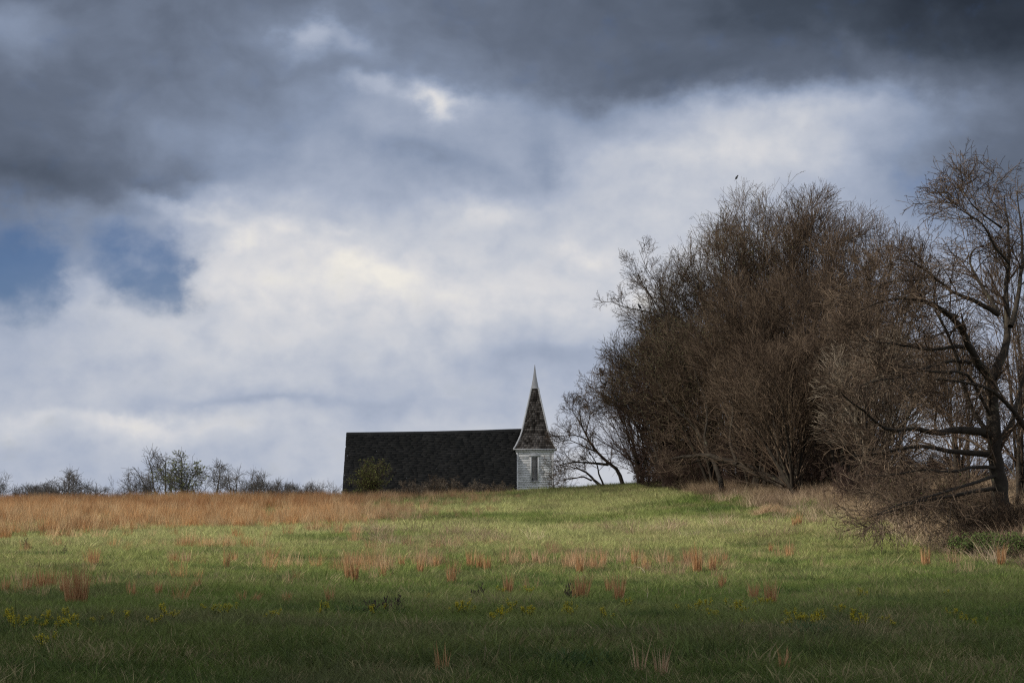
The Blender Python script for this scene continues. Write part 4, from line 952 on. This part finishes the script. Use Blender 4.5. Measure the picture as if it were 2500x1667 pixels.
C3 = [(1226, 1272, 1304, 12, 'left of two rust clumps standing straight below the spire'), (1246, 1272, 1306, 12, 'right of two rust clumps standing straight below the spire'), (1312, 1278, 1308, 18, 'first rust clump of the long row below the green mound'), (1340, 1276, 1330, 22, 'second, tallest rust clump of the long row below the green mound'), (1366, 1278, 1316, 18, 'third rust clump of the long row below the green mound'), (1390, 1276, 1308, 14, 'fourth rust clump of the long row below the green mound'), (1430, 1274, 1304, 26, 'pale tan clump in the long row below the green mound'), (1462, 1272, 1310, 16, 'sixth rust clump of the long row below the green mound'), (1492, 1276, 1320, 24, 'seventh rust clump of the long row, over the bent pale stalk'),
 (1550, 1270, 1304, 18, 'left clump of the bold orange row right of the bent stalk'), (1580, 1272, 1310, 22, 'middle clump of the bold orange row right of the bent stalk'), (1612, 1266, 1322, 26, 'largest clump of the bold orange row'), (1640, 1268, 1322, 16, 'right clump of the bold orange row'), (1665, 1272, 1300, 6, 'thin stalk clump just right of the bold orange row'),
 (1180, 1328, 1372, 22, 'pale rust clump alone below the middle row'), (1342, 1338, 1388, 30, 'wide faint rust clump below the long row'), (1402, 1334, 1372, 10, 'narrow rust clump left of the darkest one'), (1418, 1334, 1394, 12, 'darkest red narrow clump below the long row'), (1665, 1328, 1362, 18, 'faint clump below the bold orange row'), (1735, 1350, 1392, 10, 'left of two faint thin clumps right of centre'), (1776, 1350, 1402, 26, 'right of two faint thin clumps right of centre'),
 (1775, 1252, 1276, 8, 'small orange tuft left of the pair before the brown mound'), (1818, 1186*1.0, 1214, 14, 'small orange clump just right of the brown straw mound'), (1842, 1188, 1212, 8, 'small orange tuft furthest right of the straw mound'), (1808, 1252, 1288, 20, 'rust clump in the green right of the bold orange row'),
 (2116, 1262, 1308, 28, 'rust clump at the edge of the right shade, left of three'), (2210, 1252, 1286, 22, 'rust clump at the edge of the right shade, middle of three'), (2300, 1264, 1308, 18, 'rust clump at the edge of the right shade, right of three'),
 (1022, 1508, 1560, 26, 'dim rust clump at the bottom, left of centre'), (1470, 1488, 1566, 22, 'dim tan clump at the bottom, right of centre'), (1512, 1512, 1566, 14, 'dim thin tan clump at the bottom beside the larger one'), (1808, 1508, 1560, 26, 'dim rust clump at the bottom right')]
for i, (p, r0, r1, w_, lab) in enumerate(C3): clump(p*D, r0*D, min(r1*D, 1664), w_*D, lab, CG, 400+i, 'tan_blade' if 'tan' in lab else 'rust_blade', n=90)
# straw mound
p = hit(1885, 1262); g = np.random.default_rng(77); m = MB()
for q in range(16):
    v, f = blades(g, 60, .38, .28, .010, .8, 1.1, 5); v = v+np.array([g.uniform(-.6, .6), g.uniform(-.4, .4), 0]); v[:, 2] += .22*np.exp(-(v[:, 0]/.6)**2); m.add(v, f)
o = m.build('straw_mound', M['tan_blade']); o.location = tuple(p); tag(o, 'rounded brown mound of matted straw grass before the thicket', 'grass mound')
# dark weeds
def weed(px, row, wpx, hpx, seed, label, stalks=0):
    g = np.random.default_rng(seed); p = hit(px, row); s_ = p[1]/F; root = thing('weed_patch', label, 'weed', tuple(p))
    m = MB(); n = max(4, int(wpx/6)); hl = max(.24, hpx*s_)
    for q in range(n):
        v, f = blades(g, 34, hl*g.uniform(.8, 1.1), .14, .024, .6, .6, 4); m.add(v+np.array([g.uniform(-.5, .5)*wpx*s_, g.uniform(-.5, .5), 0]), f)
    m.build('leaves', M['leaf_dark'], root)
    if stalks:
        b = np.stack([g.uniform(.1, .5, stalks)*wpx*s_, g.uniform(-.3, .3, stalks), np.zeros(stalks)], -1)
        P = walk(b, norm(g.normal(0, .15, (stalks, 3))+[0, 0, 1]), g.uniform(.15, .34, stalks), 5, .08, 0, g)
        R0 = np.full((stalks, 5), .003); L1 = grow(P, R0, 7, g, .4, 1, (30, 60), 3, .1, .05, None, 1, .04, .14, 1, .004, .003)
        m = MB(); m.tubes(P, R0, 3); m.tubes(*L1, 3)
        e = L1[0][:, -1]; m.tubes(np.stack([e-[0, 0, .008], e+[0, 0, .012], e+[0, 0, .03]], 1), np.tile([[.004, .008, .003]], (len(e), 1)), 4); m.build('seed_stalks', M['dark_stalk'], root)
    return root
weed(900, 1512, 140, 18, 81, 'dark green weed patch with black seed stalks in the lower middle', 8)
weed(118, 1362, 110, 14, 82, 'dark green weed patch in the left field below the dry grass', 3)
weed(1400, 1638, 150, 34, 83, 'dark leafy weed patch at the bottom edge')
weed(1990, 1565, 60, 26, 84, 'small dark weed patch among yellow flowers at the lower right')
weed(1155, 1478, 30, 14, 85, 'small dark weed with seed stalks right of the big dark patch', 6)
weed(1385, 1478, 12, 12, 86, 'tiny dark seed-stalk weed below the faint rust clump', 4)
a = hit(1578, 1418); s_ = a[1]/F
P = np.array([a, a+[-.0*s_, 0, 14*s_], a+[-6*s_, 0, 26*s_], a+[-14*s_, 0, 33*s_], a+[-22*s_, 0, 34*s_]])
m = MB(); m.tubes(P[None], np.array([[.010, .010, .009, .007, .004]]), 5); tag(m.build('bent_stalk', M['pale_stalk'], smooth=True), 'pale straw stalk arching to the left below the long rust row', 'stalk')
a = hit(1580, 1482); P = np.array([a, a+[.0, 0, .1], a+[.01, 0, .24]]); m = MB(); m.tubes(P[None], np.array([[.007, .006, .003]]), 5); tag(m.build('pale_stalk', M['pale_stalk'], smooth=True), 'short upright pale stalk below the arching one', 'stalk')
# bare wiry weeds on the left crest and left field
shrub('dead_weed', 'wiry dead weed above the dark patch in the left field', 68, 1345, float(hit(68, 1352)[1]), 34, 40, 91, ('bark', 'twig'), 8, cat='weed', dens=(5, 3, 0), rr=.006)
for i, (p, h_) in enumerate([(283, 78), (300, 50), (240, 55), (262, 48)]):
    shrub('dead_weed', ['tall feathery weed spike, highest on the left crest', 'feathery weed right of the highest spike on the left crest', 'feathery weed furthest left on the bare part of the crest', 'feathery weed between the two left spikes on the crest'][i], p, 1200, 104, 14, h_, 92+i, ('twig_far', 'twig_far'), 3, cat='weed', dens=(7, 3, 0), rr=.006)
# yellow flowers
def flower_proto(seed):
    g = np.random.default_rng(seed); root = thing('yellow_flower', '', 'flower', (0, 0, 0), 'yellow flowers in the near grass'); n = 6
    b = np.stack([g.normal(0, .035, n), g.normal(0, .035, n), np.zeros(n)], -1); P = walk(b, norm(g.normal(0, .2, (n, 3))+[0, 0, 1]), g.uniform(.20, .34, n), 5, .06, 0, g)
    R0 = np.full((n, 5), .004); L1 = grow(P, R0, 5, g, .7, 1, (20, 45), 3, .05, .1, None, 1, .03, .07, 1, .003, .002)
    m = MB(); m.tubes(P, R0, 3); m.tubes(*L1, 3); v, f = blades(g, 16, .14, .06, .02, .5, .5); m.add(v, f); m.build('stems', M['flower_stem'], root)
    e = np.concatenate([P[:, -1], L1[0][:, -1]]); m = MB()
    for c in e:
        k = 9; q = c+g.normal(0, .012, (k, 3)); u = norm(g.normal(size=(k, 3))*[1, 1, .4]); w = norm(np.cross(u, [0, 0, 1.])+g.normal(0, .3, (k, 3))); s = .008
        m.add(np.stack([q-u*s, q+w*s, q+u*s, q-w*s], 1).reshape(-1, 3), np.arange(4*k).reshape(-1, 4))
    m.build('blossoms', M['petal'], root); return root
fp = [flower_proto(501), flower_proto(502), flower_proto(503)]
FL = [(40, 1448, 3, 'left'), (30, 1462, 1, 'left'), (60, 1452, 1, 'left'), (100, 1455, 1, 'left'), (115, 1450, 2, 'left'), (135, 1455, 2, 'left'), (150, 1452, 1, 'left'), (170, 1456, 1, 'left'), (210, 1446, 1, 'left'), (22, 1432, 1, 'left'), (155, 1440, 1, 'left'), (290, 1440, 1, 'left'), (350, 1446, 1, 'left'), (385, 1430, 2, 'left'), (90, 1506, 1, 'left'),
 (472, 1412, 1, 'centre left'), (500, 1422, 1, 'centre left'), (525, 1424, 1, 'centre left'), (632, 1430, 2, 'centre left'), (740, 1424, 1, 'centre left'), (855, 1424, 1, 'centre left'), (978, 1384, 1, 'centre left'),
 (1045, 1420, 2, 'middle'), (1058, 1418, 1, 'middle'), (1085, 1414, 1, 'middle'), (1130, 1434, 2, 'middle'), (1145, 1430, 2, 'middle'), (1172, 1408, 1, 'middle'), (1205, 1428, 1, 'middle'), (1220, 1428, 1, 'middle'), (1152, 1366, 1, 'middle'), (1312, 1418, 2, 'middle'), (1300, 1424, 1, 'middle'), (1215, 1368, 1, 'middle'), (1390, 1438, 1, 'middle'), (1435, 1404, 1, 'middle'), (1560, 1410, 1, 'middle'),
 (1608, 1412, 2, 'right'), (1628, 1420, 1, 'right'), (1640, 1428, 2, 'right'), (1690, 1412, 2, 'right'), (1705, 1420, 1, 'right'), (1712, 1446, 1, 'right'), (1745, 1402, 1, 'right'), (1760, 1400, 1, 'right'), (1815, 1428, 2, 'right'), (1812, 1456, 1, 'right'), (1850, 1440, 2, 'right'), (1868, 1442, 3, 'right'), (1880, 1430, 1, 'right'), (1935, 1418, 1, 'right'), (1972, 1450, 3, 'right'), (1965, 1440, 1, 'right'), (2025, 1438, 1, 'right'), (2055, 1450, 1, 'right'), (1978, 1382, 1, 'right'), (2195, 1424, 2, 'far right'), (2208, 1440, 1, 'far right'), (2175, 1376, 1, 'far right'), (2240, 1450, 1, 'far right')]
lab_of = {'left': 'small yellow blossom head among those in the left foreground', 'centre left': 'lone yellow blossom head scattered left of the middle foreground', 'middle': 'small yellow blossom head in the middle foreground', 'right': 'small yellow blossom head in the right foreground', 'far right': 'dim yellow blossom head in the dark grass at the far right'}
rf = random.Random(9); used = set()
for i, (p, r, k, w_) in enumerate(FL):
    for q in range(k):
        pos = hit(p*D+rf.uniform(-14, 14)*(k > 1), (r+9)*D+rf.uniform(-6, 6)*(k > 1)); f_ = fp[(i+q) % 3]; s_ = rf.uniform(.6, .95); rz = rf.uniform(0, 6.28)
        if id(f_) not in used: used.add(id(f_)); f_.location = tuple(pos); f_.scale = (s_,)*3; f_.rotation_euler = (0, 0, rz); f_['label'] = lab_of[w_]
        else: dup(f_, tuple(pos), rz, s_, lab_of[w_])
